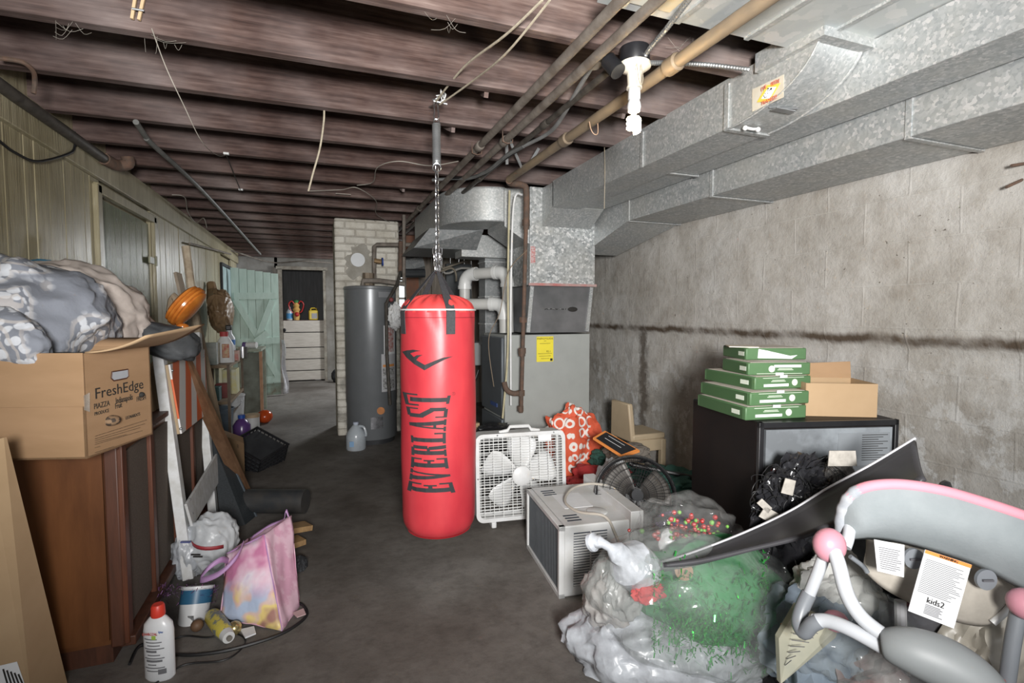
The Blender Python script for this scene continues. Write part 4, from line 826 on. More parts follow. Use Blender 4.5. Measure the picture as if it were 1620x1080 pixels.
b.o('barcode',ink,fr,sm=0)
# reams
gw=M('green paper wrap',(.085,.17,.075),.5,c2=(.065,.14,.06),ns=5); gwd=FL('dark green wrap',(.045,.10,.04),.5); pale=FL('pale print on wrap',(.62,.68,.58),.6); sheet=FL('paper stack edge',(.62,.56,.50),.8)
def ream(label,pos,rz,flip,openn=False,L=.275,Dp=.34,Hh=.052):
    t=T('paper_ream',label,'paper ream',pos,rz)
    MB().box((0,Dp/2,Hh/2),(L,Dp,Hh)).o('wrapper',gw,t,world=False,bev=.005,sm=40)
    MB().box((0,Dp/2,Hh+.0005),(L*.9,Dp*.94,.001)).o('top_face',sheet,t,world=False,sm=0)
    if openn:
        MB().slab([(-.085,-.0015,.008),(.07,-.0015,.004),(.095,-.0015,.02),(.02,-.0015,.03),(-.082,-.0015,Hh-.004)],(0,.001,0)).o('torn_opening',paper,t,world=False,sm=0)
        MB().slab([(-.055,-.0022,.048),(.10,-.0035,.022),(.06,-.006,.018),(-.03,-.004,.038)],(0,.001,0)).o('torn_flap',gw,t,world=False,sm=0)
    else:
        s=-1 if flip else 1
        b=MB(); b.lathe([(.0,.0012),(.014,.0012),(.014,0)],(.045*s+.01,-.0005,Hh*.5),rot=Euler((R_(90),0,0)),n=20); b.o('round_seal',pale,t,world=False)
        b=MB(); b.box((-.035*s,-.001,Hh*.32 if not flip else Hh*.72),(.12,.001,.011)); b.o('info_strip',paper,t,world=False,sm=0)
        b=MB(); b.box((0,-.001,Hh*.9 if not flip else Hh*.12),(.20,.001,.002)); b.o('stripe',pale,t,world=False,sm=0)
        for r_ in(0,1): b=MB(); b.box((-.025*s,-.001,(Hh*.62 if not flip else Hh*.42)+.005*r_),(.07-.01*r_,.001,.0025)); b.o('print_line',pale,t,world=False,sm=0)
        b=MB(); b.box((.0,-.0012,Hh*1.0 if not flip else .004),(.035,.001,.012)); b.o('flap_tab',paper,t,world=False,sm=0)
        text('navigator' if 0 else 'COPY' if 0 else 'domtar' if 0 else '—' ,.008,frame((.085*s,-.0015,Hh*.25 if not flip else Hh*.8),(1,0,0),(0,0,1)),'print_dash',pale,t) if 0 else None
    # side face
    b=MB(); b.box((-L/2-.0005,Dp/2,Hh/2),(.001,Dp*.9,Hh*.86)); b.o('side_panel',gwd,t,world=False,sm=0)
    b=MB(); b.box((-L/2-.0015,Dp*.18,Hh/2),(.001,.05,.018)); b.o('side_print',pale,t,world=False,sm=0)
    return t
ra=math.atan2(fx.y,fx.x)
def ontop(u,v,z): p=P(u,v,'z',z); return p
base=ontop(1228,663,FH); hz=.0535
ream('lowest green-wrapped paper ream, resting directly on the fridge',(base.x,base.y,FH),ra+.10,False)
p=ontop(1234,640,FH+hz); ream('second green-wrapped paper ream from the bottom of the stack',(p.x,p.y,FH+hz),ra+.12,False)
p=ontop(1239,615,FH+2*hz); ream('middle green-wrapped paper ream of the five in the stack',(p.x,p.y,FH+2*hz),ra+.14,False)
p=ontop(1233,593,FH+3*hz); ream('second ream from the top, its print turned the other way',(p.x+.0,p.y,FH+3*hz),ra-.02,True,Dp=.22)
p=ontop(1228,569,FH+4*hz); ream('torn-open paper ream on top of the stack showing white sheets',(p.x,p.y,FH+4*hz),ra-.05,False,True,Dp=.22)
one(MB().slab([V((p.x-.17,p.y+.10,FH+5*hz)),V((p.x-.08,p.y+.02,FH+5*hz)),V((p.x+.02,p.y+.16,FH+5*hz)),V((p.x-.10,p.y+.2,FH+5*hz))],(0,0,.004)),'crumpled_sheet',FL('cream paper',(.66,.6,.52),.8),'crumpled cream paper corner sticking out behind the top ream','paper')
# small carton on the fridge
cb=T('small_cardboard_box','open plain cardboard box on the fridge beside the green reams','box',G(.42,.17,FH),ra-.22)
w2,d2,h2=.27,.20,.135
MB().box((0,0,h2/2),(w2,.004,h2)).o('front_panel',card2,cb,world=False,sm=0).location=(0,-d2/2,0)
MB().box((0,0,h2/2),(w2,.004,h2)).o('rear_panel',card2,cb,world=False,sm=0).location=(0,d2/2,0)
for s in(-1,1): MB().box((s*w2/2,0,h2/2),(.004,d2,h2)).o('side_panel',card2,cb,world=False,sm=0)
MB().box((0,0,.003),(w2,d2,.004)).o('bottom',card2,cb,world=False,sm=0)
MB().slab([(-w2/2,d2/2,h2),(w2/2,d2/2,h2),(w2/2+.01,d2/2+.03,h2+.07),(-w2/2-.01,d2/2+.03,h2+.055)],(0,.004,0)).o('top_flap',card,cb,world=False,sm=0)
# black heap in front of fridge
bpl=M('black shiny bag plastic',(.012,.012,.014),.15,c2=(.03,.03,.034),bump=.8,bs=22)
one(MB().blob(V((D(1230,870,1.83).x,D(1230,870,1.83).y,.26)),(.15,.09,.27),31,.15,2,5,zmin=.003,crease=.4),'black_trash_bag',bpl,'shiny black bag on the floor in front of the gray fridge panel','bag')
bk=one(MB().blob(D(1258,790,1.82),(.165,.07,.115),33,.25,2.5,5,crease=.7,cf=9,rot=Euler((0,R_(-30),0))),'bagged_light_string',bpl,'tangled dark bag of wires resting above the black slanted board','bag of lights')
rr=random.Random(9); wt=T('tangled_wires','loops of thin black wire springing from the tangled bag','wires',D(1290,780,1.75))
for k in range(34):
    c0=D(rr.uniform(1195,1330),rr.uniform(750,815),rr.uniform(1.72,1.78)); r=rr.uniform(.02,.05); a0=rr.uniform(0,6); tl=rr.uniform(-.6,.6)
    b=MB(); b.tube([c0+RT*math.cos(a0+t*.5)*r+UP*math.sin(a0+t*.5)*r*rr.uniform(.8,1)+FW*math.sin(t)*.01 for t in range(10)],.0014,5,sm=3); b.o('wire_loop',cableb,wt)
lbm=M('pale printed tag',(.45,.42,.38),.6,c2=(.3,.28,.25),ns=30)
for i,(u,v,w_,h_,l) in enumerate(((1333,725,.085,.045,'pale printed card header above the dark mesh bag'),(1248,770,.035,.045,'folded pale tag among the black wires'),(1217,815,.05,.035,'round pale label at the lower left of the wires'),(1210,800,.045,.02,'curled pale label above the round one'))):
    w_*=1.12; h_*=1.12; q=D(u,v,1.70); rt=RT*math.cos(.25*i)-UP*math.sin(.25*i); up=UP*math.cos(.25*i)+RT*math.sin(.25*i)
    one(MB().slab([q-rt*w_/2-up*h_/2,q+rt*w_/2-up*h_/2,q+rt*w_/2*.9+up*h_/2,q-rt*w_/2*.9+up*h_/2],FW*.003),'product_tag',lbm,l,'tag')
one(MB().blob(D(1325,752,1.80),(.06,.04,.06),41,.2,3,4,crease=.2),'mesh_bag',M('dark mesh net',(.10,.09,.08),.6,c2=(.03,.03,.03),ns=90),'dark mesh bag with a pale card header','mesh bag')
# slanted black board
bd=T('curved_black_board','long curved black board with a pale edge slanting over the clear bags','board',D(1250,830,1.55))
tp_=[(1043,894,1.72),(1100,876,1.70),(1180,845,1.67),(1250,812,1.63),(1310,776,1.59),(1380,738,1.55),(1448,697,1.52)]
bt_=[(1050,893,1.62),(1110,886,1.58),(1190,868,1.52),(1265,850,1.46),(1330,826,1.41),(1400,800,1.36),(1463,757,1.32)]
T1=smooth_path([D(*p) for p in tp_],6); B1=smooth_path([D(*p) for p in bt_],6); n=len(T1)-1
b=MB(); b.grid(lambda u,v:T1[round(u*n)].lerp(B1[round(u*n)],v)+V((0,0,-.018*math.sin(v*PI))),n,6); b.o('board',M('black board face',(.035,.034,.038),.45,c2=(.055,.054,.06),ns=3),bd,sm=60,solid=.012)
b=MB(); b.tube([p+V((0,0,.008)) for p in T1],.0042,6); b.o('pale_edge',FL('pale gray edge',(.50,.50,.53),.5),bd)
# ================================================================== BAGS ON THE FLOOR
clear=plastic_film('clear bag film',(.36,.39,.38),.23,.16); clear2=plastic_film('clear bag film thin',(.5,.5,.49),.13,.1); milky=plastic_film('milky bag film',(.62,.65,.70),.8,.3)
gb=D(1100,948,1.76); 
gbt=T('green_garland_bag','clear plastic bag stuffed with green felt and shiny green tinsel','bag',(gb.x,gb.y,.05))
MB().blob(gb,(.36,.22,.225),51,.14,2.0,5,zmin=.10,crease=.10,cf=4,rot=Euler((0,R_(12),R_(-18)))).o('film',clear,gbt,sm=80)
MB().blob(D(1125,930,1.80),(.25,.15,.17),52,.2,2.0,4,rot=Euler((0,R_(8),R_(-18))),zmin=.12,crease=.15).o('green_felt',M('green felt',(.015,.20,.05),.85,c2=(.02,.11,.04),ns=4),gbt)
tin=FL('green tinsel',(.08,.62,.12),.18,.75); rr=random.Random(12); b=MB()
for k in range(1800):
    cu,cv=rr.choice(((1095,970),(1130,985),(1075,1000),(1190,930),(1225,920),(1150,1005),(1200,1010),(1070,920)))
    q=D(min(1205+rr.random()*10,max(1035,rr.gauss(cu,30))),rr.gauss(cv+6,18),1.76+rr.uniform(-.20,-.12)+.09*abs(cu-1110)/110); dv=V((rr.uniform(-1,1),rr.uniform(-1,1),rr.uniform(-1,1))).normalized()*.010; ev=dv.cross(V((rr.random(),rr.random(),1))).normalized()*.0022
    b.quad([q-dv-ev,q+dv-ev,q+dv+ev,q-dv+ev])
b.o('green_tinsel',tin,gbt,sm=0,kind='stuff')
MB().blob(D(1025,935,1.66),(.05,.03,.035),53,.3,2,4,crease=.5).o('red_bow',redc,gbt)
b=MB(); b.cyl(D(1082,903,1.68),D(1082,903,1.63),.028,18); b.o('cork_disc',M('cork brown',(.34,.21,.12),.8,c2=(.24,.14,.08),ns=20),gbt)
MB().blob(D(990,930,1.80),(.08,.06,.11),54,.2,2,5,crease=.3).o('white_stuffing',M('grayish film heap',(.40,.40,.39),.4,c2=(.24,.24,.24),ns=7),gbt)
# knotted neck
b=MB(); L=[D(1015,905,1.72),D(985,880,1.66),D(955,860,1.66),D(940,857,1.68),D(928,860,1.70)]
b.tube(L,[.075,.034,.014,.020,.03,.010],14,sm=3,cap=False); b.o('knotted_neck',milky,gbt)
# second clear bag behind, with red berries
rb=D(1090,850,1.98); rbt=T('berry_garland_bag','clear plastic bag with red berry garland behind the slanted board','bag',(rb.x,rb.y,.05))
MB().blob(rb,(.21,.16,.15),61,.2,2.2,5,crease=.12,cf=4,zmin=.02,rot=Euler((0,R_(20),0))).o('film',clear2,rbt,sm=80)
berr=FL('berry red',(.45,.03,.03),.35); lf=FL('bright leaf green',(.2,.5,.08),.6); rr=random.Random(2)
b=MB(); b2=MB()
for k in range(120):
    q=D(rr.gauss(1090,26),rr.gauss(842,14),1.90+rr.uniform(-.04,.06)); (b if k%3 else b2).sph(q,rr.uniform(.006,.010),6)
b.o('red_berries',berr,rbt,kind='stuff'); b2.o('green_leaves',lf,rbt,kind='stuff')
MB().blob(D(1055,862,1.90),(.03,.03,.06),62,.2,3,3).o('white_card',paper,rbt)
MB().blob(D(1110,868,1.95),(.14,.10,.06),63,.2,3,4,crease=.15).o('beige_filling',M('beige fiber',(.45,.39,.33),.9,c2=(.3,.26,.22),ns=15,bump=.5),rbt)
# white bags on the floor beneath
one(MB().blob(D(1055,1012,1.88),(.34,.20,.17),71,.18,2.0,5,zmin=.003,crease=.25,cf=4,rot=Euler((0,0,R_(-20)))),'white_plastic_bag',milky,'white plastic bag on the floor under the green garland bag','bag',sm=80)
one(MB().blob(D(965,945,1.86),(.09,.10,.12),73,.2,2.4,5,crease=.2,cf=5,zmin=.1),'cloudy_plastic_bag',plastic_film('cloudy film',(.6,.59,.57),.75,.2,(.42,.38,.36)),'cloudy knotted plastic bag nearest the air conditioner','bag',sm=80)
# ================================================================== BABY SWING
swg=T('baby_swing','gray and pink baby swing lying on its side at the lower right','baby swing',D(1400,960,1.4))
tw=FL('white tube enamel',(.52,.54,.57),.3); tg=FL('gray plastic tube',(.20,.215,.235),.4); pk_=FL('pink plastic',(.60,.27,.33),.35)
gf=M('gray seat fabric',(.25,.275,.285),.85,c2=(.21,.235,.245),bump=.15,bs=150); cf_=M('cream seat cloth',(.50,.46,.40),.85,bump=.3,bs=30)
def tb(pts,r,nm,mat,sm=6): MB().tube([D(*p) for p in pts],r,14,sm=sm).o(nm,mat,swg,sm=60)
tb([(1318,868,1.27),(1326,890,1.25),(1340,940,1.22),(1362,975,1.20),(1395,1002,1.18),(1425,1018,1.16)],.0165,'frame_tube',tw)
tb([(1306,872,1.30),(1296,900,1.31),(1280,940,1.33)],.0145,'frame_tube',tw)
tb([(1280,938,1.33),(1269,962,1.33),(1264,985,1.32),(1272,1000,1.30),(1284,988,1.28),(1296,982,1.27)],.0175,'corner_joint',tg)
tb([(1288,982,1.28),(1310,982,1.26),(1345,995,1.22),(1400,1025,1.17)],.0165,'frame_tube',tw)
MB().sph(D(1312,862,1.29),(.040,.036,.042),20).o('pivot_joint',pk_,swg); 
MB().sph(D(1310,850,1.262),(.024,.014,.022),14).o('pivot_cap',white,swg) if 0 else None
MB().sph(D(1322,982,1.36),(.032,.03,.026),16).o('pink_foot',pk_,swg)
tb([(1337,865,1.31),(1342,850,1.32),(1345,830,1.34)],.014,'seat_bracket',tw)
# base housing
hp=smooth_path([D(*p) for p in((1395,1018,1.17),(1440,1028,1.14),(1500,1052,1.11),(1555,1090,1.08),(1590,1140,1.06))],6)
b=MB(); N=len(hp); b.tube(hp,[.018+.036*math.sin(min(1,(i+1)/N*1.15)*PI*.86)**.7 for i in range(N)],20); b.o('motor_housing',FL('gray housing',(.23,.245,.25),.5),swg,sm=60)
# seat back panel
top_=[(1330,850,1.36),(1332,812,1.35),(1345,785,1.33),(1372,770,1.31),(1420,766,1.29),(1480,774,1.27),(1540,790,1.25),(1625,818,1.22),(1700,850,1.2)]
bot_=[(1334,852,1.36),(1348,850,1.35),(1375,849,1.34),(1405,852,1.33),(1440,860,1.32),(1490,874,1.30),(1545,893,1.28),(1625,935,1.25),(1700,975,1.23)]
T1=smooth_path([D(*p) for p in top_],6); B1=smooth_path([D(*p) for p in bot_],6); n=len(T1)-1
b=MB(); b.grid(lambda u,v:T1[round(u*n)].lerp(B1[round(u*n)],v)-FW*(.035*math.sin(v*PI)*min(1,u*5)),n,10); b.o('seat_back',gf,swg,sm=70,solid=.012)
b=MB(); b.tube(T1[12:],[.014]*(len(T1)-12),10); b.o('pink_trim',FL('pink fabric',(.66,.27,.33),.8),swg,sm=60)
b=MB(); L=T1[:17]; b.tube(L,[.015+.0012*math.sin(i*1.9) for i in range(len(L))],10); b.o('gathered_trim',M('patterned trim',(.40,.41,.43),.8,c2=(.28,.30,.33),ns=30),swg,sm=60)
# cream underside
t2=[(1372,853,1.37),(1410,858,1.36),(1450,868,1.35),(1500,882,1.34),(1550,900,1.33),(1600,925,1.32),(1625,938,1.30)]
b2_=[(1366,898,1.38),(1395,925,1.36),(1440,950,1.34),(1490,972,1.33),(1545,985,1.32),(1575,975,1.31),(1618,943,1.30)]
T2=smooth_path([D(*p) for p in t2],6); B2=smooth_path([D(*p) for p in b2_],6); n2=len(T2)-1
b=MB(); b.grid(lambda u,v:T2[round(u*n2)].lerp(B2[round(u*n2)],v)-FW*(.03*math.sin(v*PI)*math.sin(u*PI)),n2,10); b.o('seat_underside',cf_,swg,sm=70,solid=.02)
tb([(1570,985,1.29),(1590,968,1.285),(1615,940,1.28)],.008,'hem_piping',white,3)
for u,v,d in((1443,882,1.29),(1557,915,1.265)):
    b=MB(); c0=D(u,v,d); b.tube([c0,c0-FW*.008],.025,24); b.o('strap_buckle',tg,swg)
    b=MB(); b.bar(c0-FW*.010-RT*.013,c0-FW*.010+RT*.013,.006,.005,UP); b.o('buckle_slot',FL('slot dark',(.1,.1,.11)),swg)
def tag(pts,nm,lines,mat=paper):
    q=[D(*p) for p in pts]; MB().slab(q,FW*.0015).o(nm,mat,swg,sm=0)
    f=lambda a,c: (q[0].lerp(q[1],a)).lerp(q[3].lerp(q[2],a),c)-FW*.001
    b=MB()
    for a0,a1,c0,c1 in lines: b.quad([f(a0,c0),f(a1,c0),f(a1,c1),f(a0,c1)])
    b.o('tag_print',textg,swg,sm=0,recalc=False); return f,q
rr=random.Random(3)
tag([(1383,853,1.275),(1431,862,1.27),(1430,913,1.262),(1388,903,1.268)],'small_tag',[(.12,.9-.2*rr.random(),.2+.065*k,.2+.065*k+.03) for k in range(11)])
f,q=tag([(1464,869,1.235),(1537,893,1.22),(1509,994,1.205),(1437,966,1.22)],'warning_tag',[(.06,.94-.3*rr.random()**2,.13+.027*k,.13+.027*k+.012) for k in range(20)]+[(.30,.72-.1*rr.random(),.80+.022*k,.80+.022*k+.014) for k in range(7)])
b=MB(); b.quad([f(0,0),f(1,0),f(1,.055),f(0,.055)]); b.o('orange_band',FL('warning orange',(.75,.25,.05),.6),swg,sm=0,recalc=False)
text('WARNING',.0085,frame(f(.5,.028)-FW*.002,f(1,.03)-f(0,.03),f(.5,0)-f(.5,.2)),'lettering',ink,swg)
text('kids2',.019,frame(f(.48,.735)-FW*.002,f(1,.7)-f(0,.7),f(.5,0)-f(.5,.2)),'lettering',ink,swg)
MB().sph(D(1622,955,1.20),(.035,.035,.035),16).o('pivot_joint',pk_,swg)
tb([(1612,965,1.22),(1603,1010,1.22),(1592,1085,1.22)],.016,'frame_tube',tg)
tb([(1345,880,1.36),(1365,895,1.36),(1372,905,1.36)],.006,'buckle_strap',tg,3)
# ================================================================== CLUTTER UNDER THE SWING
one(MB().blob(D(1325,945,1.62),(.14,.10,.13),81,.25,2.4,5,crease=.2,rot=Euler((0,R_(10),0))),'canvas_bag',M('off white canvas',(.50,.50,.48),.85,c2=(.40,.40,.39),ns=5,bump=.4,bs=25),'off-white canvas bag bunched behind the swing leg','bag')
one(MB().blob(D(1300,1010,1.60),(.17,.15,.17),83,.25,2.4,5,crease=.22,cf=5),'denim_bundle',M('pale denim',(.24,.29,.34),.85,c2=(.16,.20,.25),ns=6,bump=.4,bs=25),'pale blue denim bundle inside clear plastic under the swing','clothing')
one(MB().blob(D(1350,1000,1.50),(.17,.12,.14),85,.25,2.4,5,crease=.22,cf=5),'clear_plastic_bag',clear,'clear crumpled plastic bag behind the swing frame','bag',sm=80)
mg=T('paperback_book','yellowed open paper pad wedged under the swing','book',D(1280,1010,1.42))
b=MB(); g0=[D(*p) for p in((1262,958,1.46),(1328,990,1.42),(1322,1008,1.42),(1235,1082,1.38),(1232,1010,1.44))]; b.slab(g0,FW*.02); b.o('pages',M('yellowed paper',(.42,.40,.30),.8,c2=(.30,.30,.24),ns=6),mg,sm=0)
b=MB()
for k in range(9): b.bar(D(1262-2.5*k,972+10*k,1.425-.004*k),D(1308-7*k,988+7*k,1.40-.004*k),.0015,.0015,FW)
b.o('ruled_lines',textg,mg,sm=0)
tt=T('clear_storage_tote','clear plastic storage tote standing under the swing seat','storage tote',D(1450,1000,1.45))
b=MB(); q0,q1,q2,q3=D(1395,950,1.47),D(1530,985,1.36),D(1520,1150,1.34),D(1390,1100,1.45); b.slab([q0,q1,q2,q3],FW*.01); b.o('side_wall',plastic_film('smoky tote plastic',(.12,.12,.13),.6,.12),tt,sm=0)
tb2=MB(); tb2.tube([D(1424,950,1.37),D(1426,1030,1.36)],.014,10); tb2.o('corner_rib',FL('tote rib',(.34,.34,.35),.2),tt)
MB().blob(D(1455,1010,1.52),(.13,.08,.10),87,.3,3,4,crease=.2).o('dark_contents',M('dark tote contents',(.02,.025,.05),.6,c2=(.10,.02,.03),ns=9),tt)
one(MB().blob(D(1570,1020,1.40),(.16,.09,.16),89,.18,2.2,5,crease=.15),'beige_vinyl_bag',M('beige vinyl',(.36,.33,.28),.4,c2=(.27,.25,.21),ns=5,bump=.4,bs=12),'beige vinyl bag at the lower right corner behind the swing leg','bag')
one(MB().slab([D(1510,1030,1.25),D(1590,1075,1.2),D(1600,1095,1.2),D(1560,1095,1.2)],FW*.015),'red_book',FL('red cover',(.38,.05,.04),.5),'red book corner showing under the gray swing housing','book')
one(MB().blob(D(1280,985,1.62),(.06,.05,.05),91,.2,3,3),'blue_tin',FL('navy blue',(.03,.05,.14),.5),'small navy blue item beside the gray swing corner joint','tin')
one(MB().slab([D(1240,992,1.52),D(1290,965,1.52),D(1292,975,1.5),D(1245,1003,1.5)],FW*.02),'orange_box',FL('orange strip',(.62,.22,.06),.6),'thin orange box edge left of the swing corner joint','box')
one(MB().blob(D(1430,1065,1.35),(.14,.08,.07),93,.25,3,4,crease=.3,cf=8),'crinkled_clear_wrap',clear2,'crinkled clear wrap under the gray swing housing','plastic wrap',sm=80)
one(MB().blob(D(1390,1075,1.52),(.18,.12,.12),95,.25,3,4,crease=.2),'dark_red_cloth',M('dark red mix',(.14,.05,.05),.8,c2=(.30,.28,.27),ns=9),'dark red and gray cloth heap at the bottom edge','cloth')
one(MB().blob(D(1480,930,1.75),(.30,.12,.30),97,.25,2.2,5,crease=.2),'black_garbage_bag',bpl,'large black garbage bag filling the gap behind the swing seat','bag')
# ================================================================== WOODEN CONSOLE
wd1=woodgrain('red brown veneer',(.085,.030,.010),(.17,.065,.022),(3,3,.5),.4,3,.05); wd2=woodgrain('dark mahogany trim',(.045,.018,.010),(.10,.035,.018),(8,8,.8),.5)
spc=M('brown speaker cloth',(.12,.095,.075),.95,c2=(.085,.065,.05),ns=140,bump=.4,bs=300)
cx0,cx1,cy0,cy1,cz=-1.23,-.69,2.235,3.74,.83
cab=T('wooden_console_cabinet','reddish brown wooden console cabinet with speaker cloth panels under the cardboard box','cabinet',(-.96,2.99,0))
MB().box(((cx0+cx1)/2,(cy0+cy1)/2,.45),(cx1-cx0-.02,cy1-cy0-.02,.74)).o('carcass',wd1,cab,sm=0)
MB().box(((cx0+cx1)/2-.02,(cy0+cy1)/2,.04),(cx1-cx0-.06,cy1-cy0-.06,.08)).o('plinth',wd2,cab,sm=0)
MB().box(((cx0+cx1)/2,(cy0+cy1)/2,cz-.012),(cx1-cx0+.01,cy1-cy0+.02,.024)).o('top',wd2,cab,bev=.004)
MB().box(((cx0+cx1)/2-.02,cy0+.005,.45),(cx1-cx0-.06,.012,.70)).o('side_panel',wd1,cab,sm=0)
MB().box((cx1-.022,cy0+.004,.45),(.045,.03,.75)).o('corner_stile',wd2,cab,bev=.006)
for k,(a,c) in enumerate(((2.27,2.56),(2.62,2.93),(2.99,3.33),(3.38,3.70))): MB().box((cx1-.006,(a+c)/2,.45),(.012,c-a,.66)).o('speaker_cloth',spc,cab,sm=0)
for y in(2.25,2.59,2.96,3.355,3.72): MB().box((cx1+.003,y,.45),(.022,.045,.74)).o('stile',woodgrain('reddish stile',(.07,.024,.012),(.13,.042,.02),(8,8,.8),.45) if y==2.25 else bpy.data.materials['reddish stile'],cab,bev=.003)
b=MB(); b.box((cx1+.005,(cy0+cy1)/2,.085),(.05,cy1-cy0,.035)); b.o('bottom_rail',wd2,cab,bev=.003)
# ================================================================== FRESH EDGE BOX
bA=V((-.686,1.959,0)); ex=V((.284,.959,0)).normalized(); en=V((ex.y,-ex.x,0)); ewn=-en; LB,LW,z0,z1=.33,.44,.845,1.175
fe=T('produce_cardboard_box','brown produce carton with dark printing on top of the wooden console','box',(bA+ex*LB/2+ewn*LW/2+V((0,0,z0))))
def Bp(a,c,z): return bA+ex*a+ewn*c+V((0,0,z))
def bslab(a0,a1,c0,c1,za,zb,nm,mat,**k): return MB().hexa([Bp(a0,c0,za),Bp(a1,c0,za),Bp(a1,c1,za),Bp(a0,c1,za),Bp(a0,c0,zb),Bp(a1,c0,zb),Bp(a1,c1,zb),Bp(a0,c1,zb)]).o(nm,mat,fe,sm=0,**k)
t5=.006
bslab(0,LB,0,t5,z0,z1,'printed_side',card); bslab(0,t5,0,LW,z0,z1,'long_side',card); bslab(LB-t5,LB,0,LW,z0,z1,'rear_side',card); bslab(0,LB,LW-t5,LW,z0,z1,'far_side',card); bslab(0,LB,0,LW,z0,z0+t5,'bottom',card)
bslab(-.005,.0,-.003,LW,z0+.165,z1+.002,'lapped_lid_side',card,bev=.001)
b=MB(); b.grid(lambda u,v:Bp(.01+u*(LB+.03)+.02*v,-.17*v,z1+.002+.05*v*v+.03*u*v),8,8); b.o('open_flap',card2,fe,sm=60,solid=.005)
b=MB(); b.grid(lambda u,v:Bp(LB+.0+.05*v,u*LW*.9,z1+.03*v),4,2); b.o('rear_flap',card,fe,solid=.005)
n_=en; pA=bA
def fq(u,v,off=.001): return PL(u,v,pA+n_*off,n_)
def prt(txt,u0,v0,u1,v1,sz,sx=1,nm='lettering'):
    a=fq(u0,v0); c=fq(u1,v1); m=(a+c)/2; o=text(txt,sz,frame(m,ex,(0,0,1)),nm,ink,fe,sx=sx); 
prt('FreshEdge',151,623,226,608,.050,1.18); prt('PIAZZA',147,643,175,638,.025,.85); prt('PRODUCE',149,654,173,650,.016,.9)
prt('Indianapolis',181,634,212,628,.030,.62); prt('Fruit',181,643,194,640,.026,.7); prt('FRESH',216,632,231,628,.024,.8); prt("LEONARDO'S",196,661,224,655,.016,.8)
b=MB(); b.sph(fq(175,665,.0),(.028,.028,.018),16); o=b.o('vegetable_mark',M('print mark',(.05,.035,.025),.8,c2=(.22,.14,.08),ns=60,lo=.5,hi=.52),fe); 
b=MB(); b.sph(fq(223,624,.0),(.012,.012,.010),12); b.o('vegetable_mark',ink,fe)
for k,(u0,v0,u1,v1) in enumerate(((150,690,232,664),(150,694,229,670),(150,697,222,676),(150,700,200,687),(150,703,225,681),(150,708,158,706),(150,716,180,706))):
    MB().bar(fq(u0,v0,.0012),fq(u1,v1,.0012),.0012,.0035,(n_)).o('print_line',M('faded ink',(.10,.065,.04),.8,c2=(.25,.16,.09),ns=200) if k==0 else bpy.data.materials['faded ink'],fe,sm=0)
b=MB(); h0=[fq(*p,.0015) for p in((177,588),(202,584),(203,595),(200,598),(180,602),(176,598))]; b.slab(h0,n_*.001); b.o('hand_hole',FL('gray cloth seen inside',(.36,.38,.41),.8),fe,sm=0)
b=MB(); b.tube(h0,.0025,5,closed=True); b.o('hole_edge',wd2,fe)
b=MB(); b.hexa([Bp(-.008,-.004,1.0),Bp(.015,-.004,.99),Bp(.015,-.002,.99),Bp(-.004,-.002,1.0),Bp(-.008,-.004,1.045),Bp(.018,-.004,1.05),Bp(.018,-.002,1.05),Bp(-.004,-.002,1.045)]); b.o('clear_tape',plastic_film('tape film',(.6,.55,.48),.35,.1),fe,sm=0)
# ================================================================== BEDDING
def quilt():
    t=NT('gray floral quilt'); v=t.mp(); q=t.noise(v,3,3,.5,1); w=t.mix(.12,v,q) if 0 else v
    vo=t.n('ShaderNodeTexVoronoi'); vo.inputs['Scale'].default_value=5.0; t.l(v,vo.inputs['Vector']); d=vo.outputs['Distance']
    rg=t.ramp(t.math('SINE',t.math('MULTIPLY',d,42)),[(.35,(0,)*3),(.75,(1,)*3)])
    vf=t.n('ShaderNodeTexVoronoi'); vf.inputs['Scale'].default_value=30; t.l(v,vf.inputs['Vector']); pet=t.ramp(vf.outputs['Distance'],[(.44,(1,)*3),(.52,(0,)*3)])
    inm=t.ramp(d,[(.60,(1,)*3),(.70,(0,)*3)])
    a=t.mix(t.math('MULTIPLY',pet,inm),(.20,.215,.25),(.55,.57,.61)); a=t.mix(t.math('MULTIPLY',t.math('MULTIPLY',rg,inm),.55),a,(.50,.46,.43))
    t.set(col=a,rough=.85); t.bump(t.noise(v,9,4),.4,.02); return t.m
one(MB().blob(D(42,503,1.90),(.27,.30,.205),101,.14,1.6,5,crease=.25,cf=3,rot=Euler((0,R_(16),R_(20))),zmin=1.10).blob(D(2,535,1.63),(.17,.07,.095),109,.12,1.8,4,crease=.2,rot=Euler((0,R_(12),R_(-32)))),'floral_comforter',quilt(),'gray comforter with white floral pattern spilling over the carton','comforter',sm=180)
one(MB().blob(D(138,492,2.28),(.245,.28,.17),103,.10,1.6,5,crease=.35,cf=4,rot=Euler((0,R_(38),R_(5)))),'beige_blanket',M('beige mottled blanket',(.50,.44,.40),.9,c2=(.43,.375,.34),ns=40),'beige blanket bunched behind the floral comforter','blanket',sm=180)
q=D(66,428,2.30); one(MB().blob(q,(.075,.07,.05),104,.12,2,4),'blue_cloth',M('bright blue fabric',(.05,.25,.42),.7,c2=(.04,.2,.35)),'bright blue cloth peeking over the gray comforter','cap')
one(MB().blob(Bp(.17,.25,1.13),(.17,.15,.04),105,.15,2,4,crease=.2),'black_cloth',blackm,'black cloth inside the produce carton','cloth')
